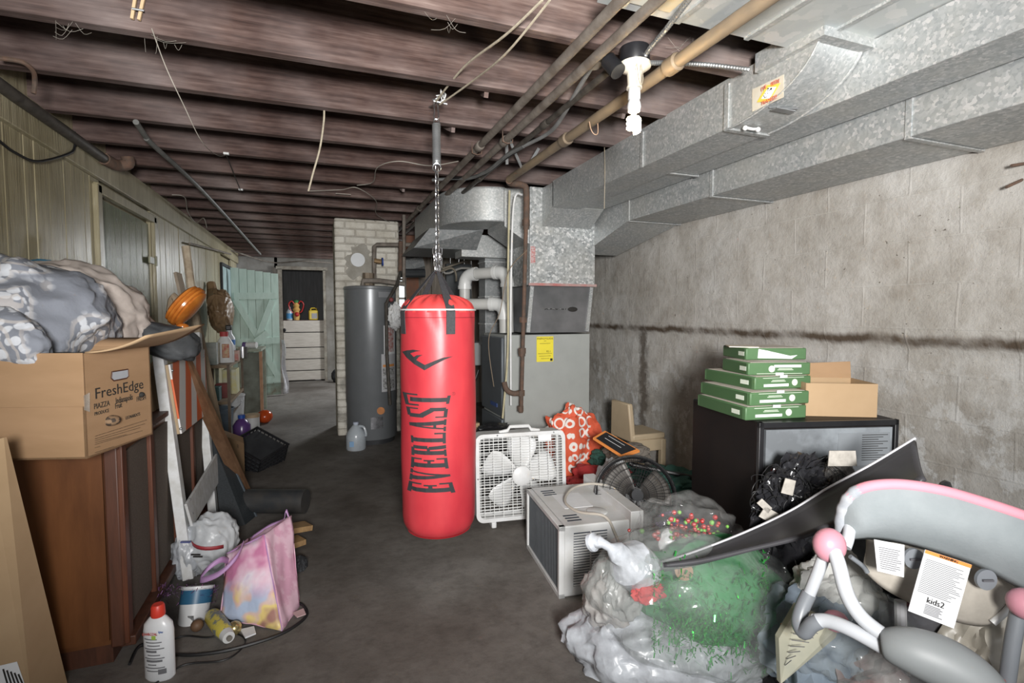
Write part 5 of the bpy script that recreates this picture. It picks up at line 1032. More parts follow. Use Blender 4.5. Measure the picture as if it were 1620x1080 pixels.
# leaning cardboard at the lower left
lc=T('leaning_cardboard_sheet','folded brown cardboard sheet leaning at the lower left corner','cardboard',P(20,1150,'z',0))
p0,p1,p2=P(104,1085,'z',.0),D(6,692,1.42),D(-160,660,1.35); p3=P(-90,1180,'z',.0)
MB().slab([p0,p1,D(-22,700,1.41),P(52,1130,'z',0)],FW*.008).o('narrow_panel',card2,lc,sm=0)
MB().slab([P(52,1130,'z',0),D(-22,700,1.41),p2,p3],FW*.008).o('wide_panel',card2,lc,sm=0)
f0=P(52,1130,'z',0); f1=D(-22,700,1.41); nn2=(f1-f0).cross(p3-f0).normalized(); 
if nn2.dot(FW)>0: nn2=-nn2
MB().slab([PL(u,v,f0+nn2*.002,nn2) for u,v in((-40,1062),(27,1046),(42,1090),(-30,1110))],nn2*.001).o('shipping_label',paper,lc,sm=0)
b=MB(); 
for k in range(5): b.bar(PL(5+6*k,1058+2*k,f0+nn2*.004,nn2),PL(12+6*k,1082,f0+nn2*.004,nn2),.004,.0005,nn2)
b.o('label_print',ink,lc,sm=0)
# ================================================================== BARRICADE
br=T('folding_barricade','white folding traffic barricade with an orange striped board leaning on the console','barricade',(-.62,3.2,0))
pLb=V((-.609,2.83,.0)); pLt=P(250,548,'x',-.735); pRb=V((-.625,3.56,.0)); pRt=P(311,527,'x',-.735)
up1=(pLt-pLb).normalized()
def post(a,c,nm='post'): MB().bar(a,c,.045,.060,(0,1,0)).o(nm,whitep,br,bev=.002)
post(pLb+V((0,0,.02)),pLt); post(pRb+V((0,0,.02)),pRt)
nb=(pRb-pLb).cross(pLt-pLb).normalized()
if nb.x<0: nb=-nb
base_p=pLb+nb*.036
def stripes():
    t=NT('orange and white reflective stripes'); sx=t.n('ShaderNodeSeparateXYZ'); t.l(t.tc.outputs['Object'],sx.inputs[0])
    s=t.math('ADD',t.math('MULTIPLY',sx.outputs[1],3.4),t.math('MULTIPLY',sx.outputs[2],-2.4)); f=t.math('FRACT',t.math('ADD',s,.25))
    g=t.math('GREATER_THAN',f,.5); sc=t.ramp(t.noise(t.mp((1,1,1)),60,3),[(.6,(1,)*3),(.75,(.75,)*3)])
    t.set(col=t.mix(g,(.62,.12,.035),(.66,.65,.64)),rough=.45); return t.m
SB=[(266,577),(322,552),(326,654),(285,686)]
q_=[PL(u,v,base_p,nb) for u,v in SB]
MB().slab(q_,nb*.008).o('striped_board',stripes(),br,sm=0)
MB().slab([p-nb*.001 for p in q_],-nb*.012).o('striped_board_backing',ply,br,sm=0)
LBp=[(291,798),(340,718),(345,760),(301,833)]
MB().slab([PL(u,v,base_p,nb) for u,v in LBp],nb*.012).o('lower_board',whitep,br,bev=.002,sm=0)
base2=pLb-nb*.045
for nm,LL in (('rear_board',[(236,590),(250,560),(262,690),(247,690)]),('rear_lower_board',[(270,783),(330,725),(335,740),(280,836)])):
    MB().slab([PL(u,v,base2,nb) for u,v in LL],-nb*.012).o(nm,whitep if 'lower' in nm else ply,br,sm=0)
for u,v in((272,586),(286,678),(322,563),(300,790),(304,812)): MB().sph(PL(u,v,base_p+nb*.009,nb),.007,8).o('bolt',steel,br)
# black bag and turned wood on the posts
one(MB().blob(D(265,540,2.42),(.135,.10,.075),111,.18,1.8,4,pw=.75,crease=.12,rot=Euler((R_(0),R_(22),R_(20)))),'black_sports_bag',M('worn black leather',(.035,.038,.042),.6,c2=(.07,.075,.08),ns=6,bump=.3),'worn black leather bag draped over the barricade posts','bag',sm=180)
wc=D(295,484,2.62); vd=(wc-EYE).normalized(); vr=vd.cross(V((0,0,1))).normalized(); vu=vr.cross(vd); axw=(vr*.76-vu*.62-vd*.22).normalized(); eul=axw.to_track_quat('Z','Y').to_euler()
wo=T('turned_wood_disc','glossy orange turned wooden disc standing on the black leather bag','wood disc',wc)
ow=woodgrain('orange varnished wood',(.36,.10,.015),(.56,.20,.035),(3,3,3),.22,6,.02)
MB().lathe([(0,-.040),(.06,-.040),(.095,-.036),(.106,-.028),(.106,-.022),(.101,-.018),(.112,-.012),(.114,-.003),(.107,.001),(.114,.006),(.112,.016),(.100,.020),(.104,.028),(.09,.036),(.04,.046),(0,.048)],wc,rot=eul,n=48).o('disc',ow,wo)
MB().sph(wc-UP*.105-RT*.02,(.03,.03,.018),14).o('foot_knob',ow,wo)
# sticks and planks
one(MB().tube([D(294,390,3.5),D(312,530,3.45),D(330,690,3.45)],.026,10),'broom_handle',M('weathered pole',(.42,.35,.26),.9,c2=(.25,.19,.13),ns=12),'tall pale weathered pole leaning against the olive wall','pole')
one(MB().bar(D(281,432,3.55),D(310,560,3.5),.06,.02,RT),'short_plank',M('pale plank',(.33,.27,.21),.8,c2=(.26,.21,.16)),'pale plank leaning left of the weathered pole','plank')
one(MB().bar(D(274,535,2.80),D(392,788,3.52),.075,.030,FW),'brown_board',woodgrain('brown stained board',(.10,.05,.025),(.20,.11,.06),(6,6,.7)),'brown stained board leaning across the striped barricade','plank')
one(MB().bar(D(303,500,3.72),D(352,735,3.80),.105,.025,FW),'tan_board',M('tan board',(.235,.175,.115),.85,c2=(.20,.145,.095)),'wide tan board leaning behind the striped barricade','plank')
one(MB().tube([D(270,500,3.4),D(276,470,3.4),D(286,500,3.4)],.03,8,sm=4),'wooden_bat',M('pale knob',(.34,.26,.18),.8),'rounded pale wooden bat end behind the orange disc','bat')
# black screen
scr=T('black_screen_panel','dark mesh window screen leaning against the boards','window screen',D(372,850,3.3))
sp_=[D(334,690,3.35),D(346,688,3.42),D(415,838,3.30),D(398,856,3.15),D(350,835,3.1)]
MB().slab(sp_,FW*.015).o('mesh',M('dark mesh',(.02,.025,.028),.5,c2=(.035,.04,.045),ns=120),scr,sm=0)
b=MB(); b.bar(sp_[1],sp_[2],.012,.012,FW); b.o('frame_edge',FL('screen frame',(.10,.12,.14),.4),scr)
one(MB().tube([(-.46,3.70,.078),(-.10,3.56,.078)],.076,28),'stove_pipe',M('dark steel pipe',(.055,.06,.066),.4,.4,c2=(.09,.085,.08)),'dark gray round pipe lying on the floor by the leaning screen','pipe')
# milk crate and carton
crt=T('black_milk_crate','black plastic milk crate tipped on the floor beside the small carton','crate',D(408,740,4.35))
cc=D(405,722,4.42); RM=Euler((R_(12),R_(24),R_(-32))); MM=RM.to_matrix()
def cq(x,y,z): return cc+MM@V((x,y,z))
b=MB(); hw=.165
for k in range(8):
    z=-.13+.26*k/7
    for a,c in(((-hw,-hw,z),(hw,-hw,z)),((hw,-hw,z),(hw,hw,z)),((hw,hw,z),(-hw,hw,z)),((-hw,hw,z),(-hw,-hw,z))): b.bar(cq(*a),cq(*c),.012,.010)
for k in range(9):
    x=-hw+2*hw*k/8
    for s in(-hw,hw): b.bar(cq(x,s,-.13),cq(x,s,.13),.010,.010,(0,1,0)); b.bar(cq(s,x,-.13),cq(s,x,.13),.010,.010,(0,1,0))
    b.bar(cq(x,-hw,-.13),cq(x,hw,-.13),.012,.008)
b.o('crate_lattice',black,crt,sm=0)
b=MB(); b.tube([cq(-hw,-hw,.135),cq(hw,-hw,.135),cq(hw,hw,.135),cq(-hw,hw,.135)],.012,6,closed=True); b.o('rim',black,crt)
b=MB(); b.hexa([cq(x,y,z) for z in(-.125,.11) for x,y in((-.158,-.158),(.158,-.158),(.158,.158),(-.158,.158))]); b.o('dark_contents',blackm,crt)
ct=T('small_carton','small brown carton with a black symbol standing left of the milk crate','box',(-.70,4.25,0))
pa,pb_=P(388,770,'z',0),P(345,748,'z',0); hh=.33
dd=(pb_-pa); pe=V((pa.x-.12,pa.y,0)).normalized()*.22
b=MB(); b.hexa([pa,pb_,pb_+pe,pa+pe]+[p+V((0,0,hh)) for p in(pa,pb_,pb_+pe,pa+pe)]); b.o('carton',card,ct,sm=0)
text('11',.04,frame(pa.lerp(pb_,.22)+V((0,0,.29))-pe.normalized()*.002,pa-pb_,(0,0,1)),'symbol',ink,ct)
# ================================================================== GIFT BAG AND FLOOR ITEMS
def giftm():
    t=NT('pink printed bag front'); v=t.tc.outputs['Object']; a=t.ramp(t.noise(v,6,3,.5),[(.35,(.60,.22,.38)),(.45,(.78,.50,.62)),(.55,(.80,.72,.80)),(.65,(.60,.42,.66))])
    sx=t.n('ShaderNodeSeparateXYZ'); t.l(v,sx.inputs[0]); lowk=t.ramp(sx.outputs[2],[(.10,(1,)*3),(.16,(0,)*3)])
    low=t.ramp(t.noise(v,9,2,.4),[(.40,(.40,.55,.72)),(.47,(.70,.50,.40)),(.53,(.80,.62,.14)),(.62,(.35,.16,.08))],'EASE'); t.set(col=t.mix(t.math('MULTIPLY',lowk,.85),a,low),rough=.45); t.bump(t.noise(v,9,3),.4,.02); return t.m
gbag=T('pink_gift_bag','pink glossy gift bag with lilac handles leaning on the floor clutter','gift bag',(-.25,2.4,0))
g0=P(446,998,'z',.0); g1=P(349,976,'z',.03); g2=P(475,957,'z',.0); g3=g1+(g2-g0)*.9
t0=D(418,846,2.30); t1=D(358,876,2.32); t2=D(461,815,2.50); t3=D(395,850,2.52)
nrm=(g0-g1).cross(t0-g0).normalized()
def face(a,b_,c,d,bul,nm,mat):
    n=((b_-a).cross(d-a)).normalized()
    if n.dot(FW)>0:n=-n
    MB().grid(lambda u,v:(a.lerp(b_,u)).lerp(d.lerp(c,u),v)+n*(bul*math.sin(u*PI)*math.sin(v*PI)+.008*noise.noise(V((u*4,v*4,bul*50)))),14,14).o(nm,mat,gbag,sm=180,solid=.0015)
gpk=M('pink swirl print',(.66,.36,.48),.45,c2=(.75,.50,.60),ns=14,lo=.45,hi=.55); lil=FL('lilac band',(.46,.27,.50),.5)
face(g1,g0,t0,t1,.03,'front_panel',giftm()); face(g0,g2,t2,t0,-.01,'side_gusset',gpk); face(g3,g1,t1,t3,.01,'rear_gusset',gpk); face(g2,g3,t3,t2,.0,'back_panel',gpk); face(g1,g0,g2,g3,0,'bottom',gpk)
MB().tube([t0.lerp(t1,k/6) for k in range(7)],.004,6).o('top_band',lil,gbag)
b=MB()
for a,c in((g0,t0),): b.tube([a.lerp(c,k/8) for k in range(9)],.0028,6)
b.o('edge_band',lil,gbag)
def strapb(pts,wd_,nm):
    P_=smooth_path([D(*p) for p in pts],6); b=MB(); n=len(P_)-1
    b.grid(lambda u,v:P_[round(u*n)]+UP*wd_*(v-.5)+FW*.01*(v-.5),n,1); b.o(nm,lil,gbag,sm=180,solid=.002)
strapb([(362,888,2.30),(350,885,2.22),(330,898,2.18),(317,914,2.18),(325,916,2.16),(350,905,2.16),(375,880,2.2),(385,858,2.28)],.022,'handle')
strapb([(398,850,2.50),(425,832,2.52),(448,822,2.52),(452,808,2.52),(455,812,2.52),(458,822,2.52)],.012,'handle')
# charcoal fluid bottle
bq=P(254,1070,'z',0); bo=T('charcoal_lighter_bottle','white charcoal lighter fluid bottle with a red cap on the floor','bottle',bq)
hB=.255; fx_=RT.copy(); bs=1.0
b=MB()
prof=[(.0,0),(.046,0),(.052,.008),(.052,.175),(.048,.20),(.030,.222),(.018,.230),(.018,.245),(0,.245)]
rzb=math.atan2(RT.y,RT.x)
b=MB(); b.lathe(prof,(0,0,0),n=36,sc=(1,.58)); 
for v in b.b.verts: v.co=Matrix.Rotation(rzb,3,'Z')@v.co+bq
b.o('body',FL('white bottle',(.74,.75,.77),.3),bo)
b=MB(); b.lathe([(.021,.226),(.023,.232),(.021,.262),(.017,.268),(0,.268)],bq,n=24); b.o('cap',FL('red cap',(.65,.05,.03),.4),bo)
fo=bq-V((RT.y*-1,RT.x,0))*0
nf=V((-FW.x,-FW.y,0)).normalized()
def bt(dx,z,off=.0318): return bq+RT*dx+nf*off*(1)*(math.sqrt(max(0,1-(dx/.052)**2)))+V((0,0,z))
M_=lambda dx,z:frame(bt(dx,z,.0325),RT,(0,0,1))
redt=FL('red lettering',(.55,.05,.04)); text('CHARCOAL',.0135,frame(bt(-.008,.178,.0355),RT,(0,0,1)),'lettering',redt,bo,sx=.72); text('lighter',.011,M_(.026,.182),'lettering',FL('blue lettering',(.05,.15,.45)),bo,sx=.6)
for k in range(11):
    wdk=.034-.006*(k%3); z=.155-.0115*k
    b=MB(); b.grid(lambda u,v:bt(-wdk+2*wdk*u*(1 if k%4 else .7),z+.0035*v*(2.2 if k in(4,7) else 1),.0322),6,1); b.o('print_line',textg,bo,sm=0,recalc=False)
b=MB(); b.grid(lambda u,v:bt(-.004+.014*u,.157+.014*v,.0326),3,1); b.o('green_mark',FL('green mark',(.35,.5,.08)),bo,recalc=False)
b=MB(); b.grid(lambda u,v:bt(.014+.024*u,.03+.018*v,.0326),3,1); b.o('barcode',textg,bo,recalc=False)
# tub with blue label, tilted
tc_=D(308,962,2.22); tu=T('joint_compound_tub','white plastic tub with blue label and barcode lying among the clutter','tub',tc_)
eu=(RT*-.05+UP*.9+FW*.35).normalized().to_track_quat('Z','Y').to_euler()
MB().lathe([(0,-.085),(.054,-.085),(.060,.075),(.064,.078),(.064,.088),(0,.088)],tc_,rot=eu,n=32).o('tub_body',FL('tub white',(.66,.67,.68),.4),tu)
MB().lathe([(.0602,.02),(.0612,.074)],tc_,rot=eu,n=32).o('blue_label',FL('blue label',(.03,.12,.22),.4),tu)
b=MB(); Rm=eu.to_matrix(); 
for k in range(8): b.bar(tc_-FW*.062+RT*(.010+.0032*k)+UP*.0,tc_-FW*.060+RT*(.010+.0032*k)-UP*.028,.0016,.0012,FW)
b.o('barcode',ink,tu,sm=0)
# spray can, ornament, card
sc0,sc1=P(358,1003,'z',.035),P(335,972,'z',.035)
cn=T('spray_can','yellow and white spray can lying on its side below the gift bag','can',sc0)
MB().tube([sc0,sc0.lerp(sc1,.12),sc0.lerp(sc1,.9),sc1],[.024,.032,.032,.026],20).o('can',M('yellow print can',(.62,.52,.10),.35,c2=(.2,.22,.2),ns=22,lo=.5,hi=.55),cn)
dn=(sc0-sc1).normalized(); MB().tube([sc0,sc0+dn*.03],[.026,.022],20).o('white_dome',white,cn); MB().tube([sc0+dn*.028,sc0+dn*.042],.010,12).o('nozzle',M('dirty nozzle',(.25,.23,.2),.6),cn)
og=P(371,1004,'z',.0); og.z=.028; one(MB().sph(og,.028,20),'gold_ornament',FL('gold ball',(.55,.45,.22),.25,.8),'shiny gold ornament ball beside the spray can','ornament')
og=P(312,998,'z',.0); og.z=.024; one(MB().sph(og,.024,16),'brown_ball',M('brown knob',(.16,.09,.05),.6),'small brown round item under the white tub','ball')
cq0=[P(u,v,'z',.01) for u,v in((380,997),(402,992),(405,1003),(388,1010))]; one(MB().slab(cq0,(0,0,.006)),'small_card',paper,'small white card with dark edge on the floor by the gold ball','card')
cq0=[P(u,v,'z',.008) for u,v in((463,970),(480,963),(484,972),(470,977))]; one(MB().slab(cq0,(0,0,.004)),'pink_paper_scrap',FL('pink scrap',(.6,.42,.42)),'pink paper scrap on the floor at the right foot of the gift bag','paper')
# purple tinsel
rr=random.Random(8); b=MB()
for k in range(260):
    q=D(rr.uniform(250,345),rr.gauss(935,8)+ (0 if k%3 else 6),rr.uniform(2.18,2.3)); dv=V((rr.uniform(-1,1),rr.uniform(-1,1),rr.uniform(-1,1))).normalized()*.008; ev=dv.cross(V((rr.random(),rr.random(),1))).normalized()*.0014
    b.quad([q-dv-ev,q+dv-ev,q+dv+ev,q-dv+ev])
b.o('purple_tinsel',FL('purple tinsel',(.42,.2,.48),.2,.8),sm=0,kind='stuff',label='purple shiny tinsel lying over the white tub',cat='tinsel')
# grocery bag
gq=P(338,905,'z',0); gy=T('grocery_bag','white plastic grocery bag with red print behind the barricade post','bag',gq)
MB().blob((gq.x,gq.y,.15),(.115,.10,.15),121,.12,1.6,5,crease=.28,cf=4,zmin=.003).o('bag_film',M('white grocery film',(.56,.58,.60),.35,c2=(.44,.46,.48),ns=8,bump=.5,bs=30),gy,sm=180)
nf2=V((-FW.x,-FW.y,0)).normalized()
b=MB(); b.grid(lambda u,v:V((gq.x,gq.y,.185))+RT*(.10*(u-.42)*1.6)+nf2*(.118-.05*(2*u-1)**2)+V((0,0,.018*v-.03*u)),8,1); b.o('red_band',FL('red band',(.35,.04,.05),.5),gy,sm=180,solid=.001)
for dx,dz in((-.055,.212),(-.01,.150),(.0,.140)): MB().bar(V((gq.x,gq.y,dz))+nf2*.124+RT*(dx-.022),V((gq.x,gq.y,dz))+nf2*.124+RT*(dx+.022),.006,.012 if dz>.2 else .004,nf2).o('print_mark',FL('blue print',(.1,.12,.3)) if dz>.2 else ink,gy,sm=0)
gq2=P(300,912,'z',0); one(MB().blob((gq2.x,gq2.y,.12),(.07,.08,.13),123,.2,2.2,5,crease=.2,zmin=.003),'thin_plastic_bag',milky,'thin milky plastic bag squeezed behind the left barricade post','bag',sm=180)
# cables on the floor
def cbl(pts,r,l): one(MB().tube([P(u,v,'z',r+.001) for u,v in pts],r,6,sm=8),'floor_cable',cableb,l,'cable')
cbl([(205,1050),(225,1020),(280,1035),(340,1032),(400,1018),(450,1000),(482,978),(485,965),(476,955),(462,952)],.006,'thick black cable curving around the gift bag on the floor')
cbl([(240,1085),(290,1052),(350,1045),(378,1030),(388,1012),(370,1002),(330,1008),(290,1006),(255,1020)],.003,'thin black cable looping in front of the spray can')
# wood scraps and glove behind gift bag
for i,(u,v,l) in enumerate(((466,868,'upper wood offcut behind the pink gift bag'),(468,862,'striped end wood block behind the pink gift bag'))):
    q=P(u,v,'z',0); one(MB().box((q.x-.02+.03*i,q.y+.05*i,.035+.045*i),(.13,.10,.03),Euler((0,.15*i,.5))),'wood_offcut',woodgrain('offcut%d'%i,(.22,.13,.06),(.38,.24,.11),(3,20,3)),l,'wood block',bev=.002)
q=P(478,900,'z',0); one(MB().blob((q.x-.01,q.y,.03),(.035,.05,.035),131,.35,3,4,zmin=.002),'black_glove',blackm,'small black glove on the floor right of the pink gift bag','glove')
q=P(295,1045,'z',0)
# ================================================================== LEFT MIDDLE GROUND: SHELF
sh=T('steel_shelf_unit','brown metal shelf unit holding detergent and boxes against the olive wall','shelf',(-1.05,6.5,0))
shm=M('brown shelf metal',(.13,.095,.065),.7,c2=(.09,.065,.05))
sx0,sx1,sy0,sy1=-1.22,-.88,6.05,7.1
for z in(.76,.38): MB().box(((sx0+sx1)/2,(sy0+sy1)/2,z-.015),(sx1-sx0,sy1-sy0,.03)).o('shelf_board',M('brown shelf board',(.26,.19,.12),.7,c2=(.19,.135,.085)) if z>.5 else bpy.data.materials['brown shelf board'],sh,sm=0)
for x in(sx0+.01,sx1-.01):
    for y in(sy0+.01,sy1-.01): MB().box((x,y,.38),(.025,.025,.76)).o('post',shm,sh,sm=0)
MB().box((sx1-.01,(sy0+sy1)/2,.22),(.01,sy1-sy0,.015)).o('rail',shm,sh,sm=0)
def boxi(name,u,v,z,dx,dy,dz,c,l,cat,rz=0,c2=None,xy=None):
    q=xy if xy else P(u,v,'z',z); q=V((q[0],q[1],z)); return one(MB().box((q.x,q.y,z+dz/2),(dx,dy,dz),Euler((0,0,rz))),name,M(name+l[:9],c,.6,c2=c2),l,cat,bev=.003)
ZS=.762
boxi('white_carton',0,0,ZS,.16,.10,.23,(.42,.42,.40),'white printed carton at the near end of the top shelf','box',c2=(.22,.26,.24),xy=(-1.08,6.15))
boxi('cream_carton',0,0,ZS,.10,.10,.22,(.40,.37,.29),'cream carton between the white carton and the detergent jug','box',xy=(-1.05,6.33))
dj=T('detergent_jug','white detergent jug with a red label on the shelf end','jug',(-.96,6.42,ZS))
MB().lathe([(0,0),(.085,0),(.09,.01),(.088,.19),(.06,.25),(.038,.28),(.038,.30),(0,.30)],(-.96,6.36,ZS),n=28,sc=(1,.6)).o('body',white,dj)
MB().lathe([(.042,.285),(.042,.335),(0,.337)],(-.965,6.36,ZS),n=16).o('red_cap',FL('dark red cap',(.40,.05,.05)),dj)
MB().box((-.945,6.302,ZS+.13),(.07,.01,.15),Euler((0,0,.0))).o('label',M('red label',(.42,.07,.05),.5,c2=(.50,.38,.22),ns=25),dj,bev=.01)
db=T('spray_bottle','white and blue cleaning bottle behind the detergent jug','bottle',(-.97,6.75,ZS))
MB().lathe([(0,0),(.06,0),(.06,.25),(.03,.30),(.028,.34),(0,.34)],(-.97,6.75,ZS),n=20).o('body',FL('pale bottle',(.55,.58,.62),.4),db)
MB().lathe([(.061,.17),(.062,.23)],(-.97,6.75,ZS),n=20).o('blue_label',FL('blue strip',(.07,.2,.5)),db); MB().box((-.97,6.73,ZS+.37),(.06,.09,.06)).o('trigger_head',black,db,bev=.01)
boxi('beige_box',0,0,ZS,.14,.16,.11,(.42,.36,.29),'beige box with red marks right of the detergent jug','box',c2=(.40,.12,.1),xy=(-.93,6.62))
one(MB().lathe([(0,0),(.05,0),(.05,.13),(.046,.132),(.046,.125),(0,.125)],(-.88+.02,6.95,ZS),n=24),'tin_can',chrome,'shiny tin can at the far end of the shelf','can')
# mid shelf boxes
boxi('teal_box',0,0,.38,.18,.16,.14,(.05,.13,.13),'dark teal box on the middle shelf','box',c2=(.04,.09,.09),xy=(-1.08,6.2))
boxi('red_box',0,0,.38,.12,.14,.15,(.20,.035,.03),'dark red box on the middle shelf','box',xy=(-1.0,6.38))
boxi('white_file_box',0,0,.38,.14,.26,.28,(.50,.50,.42),'tall white box with yellow label on the middle shelf','box',c2=(.52,.48,.22),xy=(-.96,6.72))
# frame cabinet
fcab=T('glass_door_cabinet','pale green open cabinet frame standing beyond the shelf','cabinet',(-.85,7.5,0))
fm=M('pale green worn frame',(.30,.34,.28),.8,c2=(.22,.22,.17),ns=9); fo_=M('orange worn edge',(.45,.25,.15),.8)
xa,xb_,ya,yb=-1.18,-.70,7.2,7.75
for x,y,m in((-.93,ya,fm),(xb_,ya+.1,fo_),(xa,ya,fm),(xb_,yb,fm)): MB().box((x,y,.41),(.035,.035,.82)).o('post',m,fcab,sm=0)
MB().box(((xa+xb_)/2,(ya+yb)/2,.835),(xb_-xa+.04,yb-ya+.1,.03)).o('top',fm,fcab,sm=0)
MB().hexa([(-.93,ya,.0),(xb_,ya+.1,.0),(xb_,ya+.12,.0),(-.93,ya+.02,.0),(-.93,ya,.04),(xb_,ya+.1,.04),(xb_,ya+.12,.04),(-.93,ya+.02,.04)]).o('bottom_rail',fm,fcab,sm=0)
MB().hexa([(-.92,ya+.02,.04),(xb_-.01,ya+.12,.04),(xb_-.01,ya+.13,.04),(-.92,ya+.03,.04),(-.92,ya+.02,.80),(xb_-.01,ya+.12,.80),(xb_-.01,ya+.13,.80),(-.92,ya+.03,.80)]).o('grimy_pane',M('grimy pane',(.20,.22,.19),.35,c2=(.10,.10,.08),ns=4),fcab,sm=0)
rc_=T('paper_roll','white paper cup roll lying on the pale green cabinet','cup',(-.78,7.3,.85)); MB().tube([(-.86,7.3,.895),(-.74,7.26,.895)],[.035,.04],18).o('roll',white,rc_); MB().tube([(-.90,7.31,.895),(-.86,7.3,.895)],.038,18).o('purple_band',FL('purple band',(.12,.08,.22)),rc_)
# floor containers
wbk=T('white_paint_bucket','white paint bucket with printed label under the shelf','bucket',(-.97,6.75,0))
MB().lathe([(0,0),(.12,0),(.14,.33),(.148,.335),(.148,.35),(0,.352)],(-.97,6.75,0),n=32).o('bucket',M('white bucket print',(.55,.56,.57),.5,c2=(.42,.43,.44),ns=16),wbk)
MB().tube([(-1.08,6.68,.30),(-1.04,6.58,.22),(-.96,6.56,.20),(-.87,6.62,.24),(-.85,6.7,.30)],.004,6,sm=4).o('handle',steel,wbk)
one(MB().lathe([(0,0),(.12,0),(.15,.28),(.16,.285),(.15,.29),(.118,.01),(0,.01)],(-1.02,6.2,0),n=28),'blue_gray_bin',M('blue gray bin',(.13,.17,.21),.5),'blue-gray plastic bin at the foot of the shelf','bin')
pj=T('purple_jug','translucent purple jug with a blue cap beside the milk crate','jug',(-.72,5.75,0)); 
MB().lathe([(0,0),(.075,0),(.082,.02),(.082,.15),(.05,.20),(.028,.215),(.028,.23),(0,.23)],(-.76,5.9,0),n=28).o('body',FL('purple fluid',(.10,.045,.18),.25),pj); MB().lathe([(.034,.222),(.034,.255),(0,.256)],(-.76,5.9,0),n=18).o('cap',FL('blue cap',(.02,.08,.35),.4),pj)
cn2=T('white_canister','white canister with a tan lid beside the purple jug','canister',(-.66,6.1,0))
MB().lathe([(0,0),(.07,0),(.07,.20),(0,.20)],(-.68,6.08,0),n=28).o('body',FL('canister',(.5,.5,.5),.5),cn2); MB().lathe([(.074,.195),(.074,.225),(0,.228)],(-.68,6.08,0),n=28).o('lid',FL('tan lid',(.36,.26,.16)),cn2)
pk2=T('pumpkin_pail','orange-red plastic pumpkin pail on the floor','pail',(-.62,6.75,0)); 
MB().sph((-.62,6.72,.075),(.09,.09,.078),24).o('pail',FL('orange red shine',(.5,.07,.015),.2),pk2); 
one(MB().sph((-.74,6.98,.02),.025,12),'yellow_ball',FL('yellow ball',(.6,.45,.05)),'tiny yellow ball at the foot of the green cabinet','ball')
# hanging tan bag
hb_=T('hanging_plastic_bag','tan plastic shopping bag hanging on the olive wall','bag',P(352,490,'x',-1.12))
c0=P(350,492,'x',-1.08); MB().blob(c0,(.12,.26,.22),141,.08,1.5,5,crease=.3,rot=Euler((R_(-25),0,0)),pw=.85).o('bag_film',M('tan film',(.30,.20,.11),.4,c2=(.22,.14,.08),ns=7),hb_,sm=180)
MB().tube([P(334,448,'x',-1.2),P(336,462,'x',-1.18),P(342,478,'x',-1.1)],[.05,.06,.10],10).o('gathered_top',bpy.data.materials['tan film'],hb_)
b=MB(); 
q=[D(336,484,7.2),D(356,491,7.05),D(355,503,7.0),D(337,496,7.1)]
b=MB(); b.slab([P(u,v,'y',float(c0.y)-.21) for u,v in((337,483),(356,491),(355,502),(336,494))],(0,-.004,0)); b.o('dark_print',FL('navy print',(.06,.07,.10)),hb_,sm=0)
# far doorway items
YB=10.62; ZB=1.165
def farat(u): return P(u,506,'y',YB-.0)
fj=T('water_bottle_jug','clear water jug with blue label on the board barrier','jug',(farat(458).x,YB,ZB)); x=farat(458).x
MB().box((-.26,10.78,ZB-.015),(.72,.30,.03)).o('barrier_shelf',wd2,None,kind='thing',label='dark narrow ledge behind the whitewashed board barrier',cat='ledge')
MB().lathe([(0,0),(.05,0),(.055,.02),(.055,.16),(.02,.22),(.018,.25),(0,.25)],(x,YB+.07,ZB),n=20).o('body',FL('jug clear',(.45,.5,.55),.2),fj); MB().lathe([(.057,.03),(.057,.13)],(x,YB+.07,ZB),n=20).o('blue_label',FL('jug label blue',(.08,.3,.6)),fj)
x=farat(469).x; toy=T('toy_figure','yellow plastic toy with red looped arms in the back doorway','toy',(x,YB,ZB)); yl=FL('toy yellow',(.62,.38,.12),.4); rd=FL('toy red',(.45,.03,.03),.3)
MB().lathe([(0,0),(.05,0),(.06,.08),(.05,.16),(.07,.20),(.045,.24),(.06,.28),(.035,.33),(0,.33)],(x,YB+.07,ZB),n=18).o('body',yl,toy); MB().sph((x,YB+.07,ZB+.35),(.05,.04,.035),12).o('green_top',FL('toy green',(.04,.2,.06)),toy)
for s in(-1,1): MB().tube([(x+s*.03,YB+.05,ZB+.30),(x+s*.08,YB+.04,ZB+.36),(x+s*.13,YB+.04,ZB+.30),(x+s*.10,YB+.04,ZB+.18),(x+s*.06,YB+.05,ZB+.14)],.012,8,sm=4).o('looped_arm',rd,toy)
MB().sph((x+.01,YB-.0,ZB+.11),.045,14).o('red_ball',rd,toy)
x=farat(496).x; yj=T('yellow_oil_jug','yellow plastic jug with gray label in the back doorway','jug',(x,YB,ZB)); MB().box((x,YB+.07,ZB+.095),(.17,.10,.19)).o('body',FL('jug yellow',(.66,.48,.05),.4),yj,bev=.02)
MB().tube([(x-.05,YB+.07,ZB+.19),(x-.04,YB+.07,ZB+.225),(x+.04,YB+.07,ZB+.225),(x+.06,YB+.07,ZB+.19)],.012,8,sm=3).o('handle',bpy.data.materials['jug yellow'],yj); MB().box((x+.02,YB+.018,ZB+.08),(.10,.005,.10)).o('label',FL('gray label2',(.35,.34,.36)),yj)
one(MB().blob((.30,10.2,.12),(.09,.07,.13),151,.2,2,4,zmin=.002),'black_bucket',blackm,'dark rounded bag on the floor right of the back doorway','bag')
q=P(503,600,'z',0); one(MB().box((q.x,q.y-.1,.02),(.10,.06,.03),Euler((0,0,.3))),'white_scrap',white,'small white scrap on the floor by the back doorway','paper')
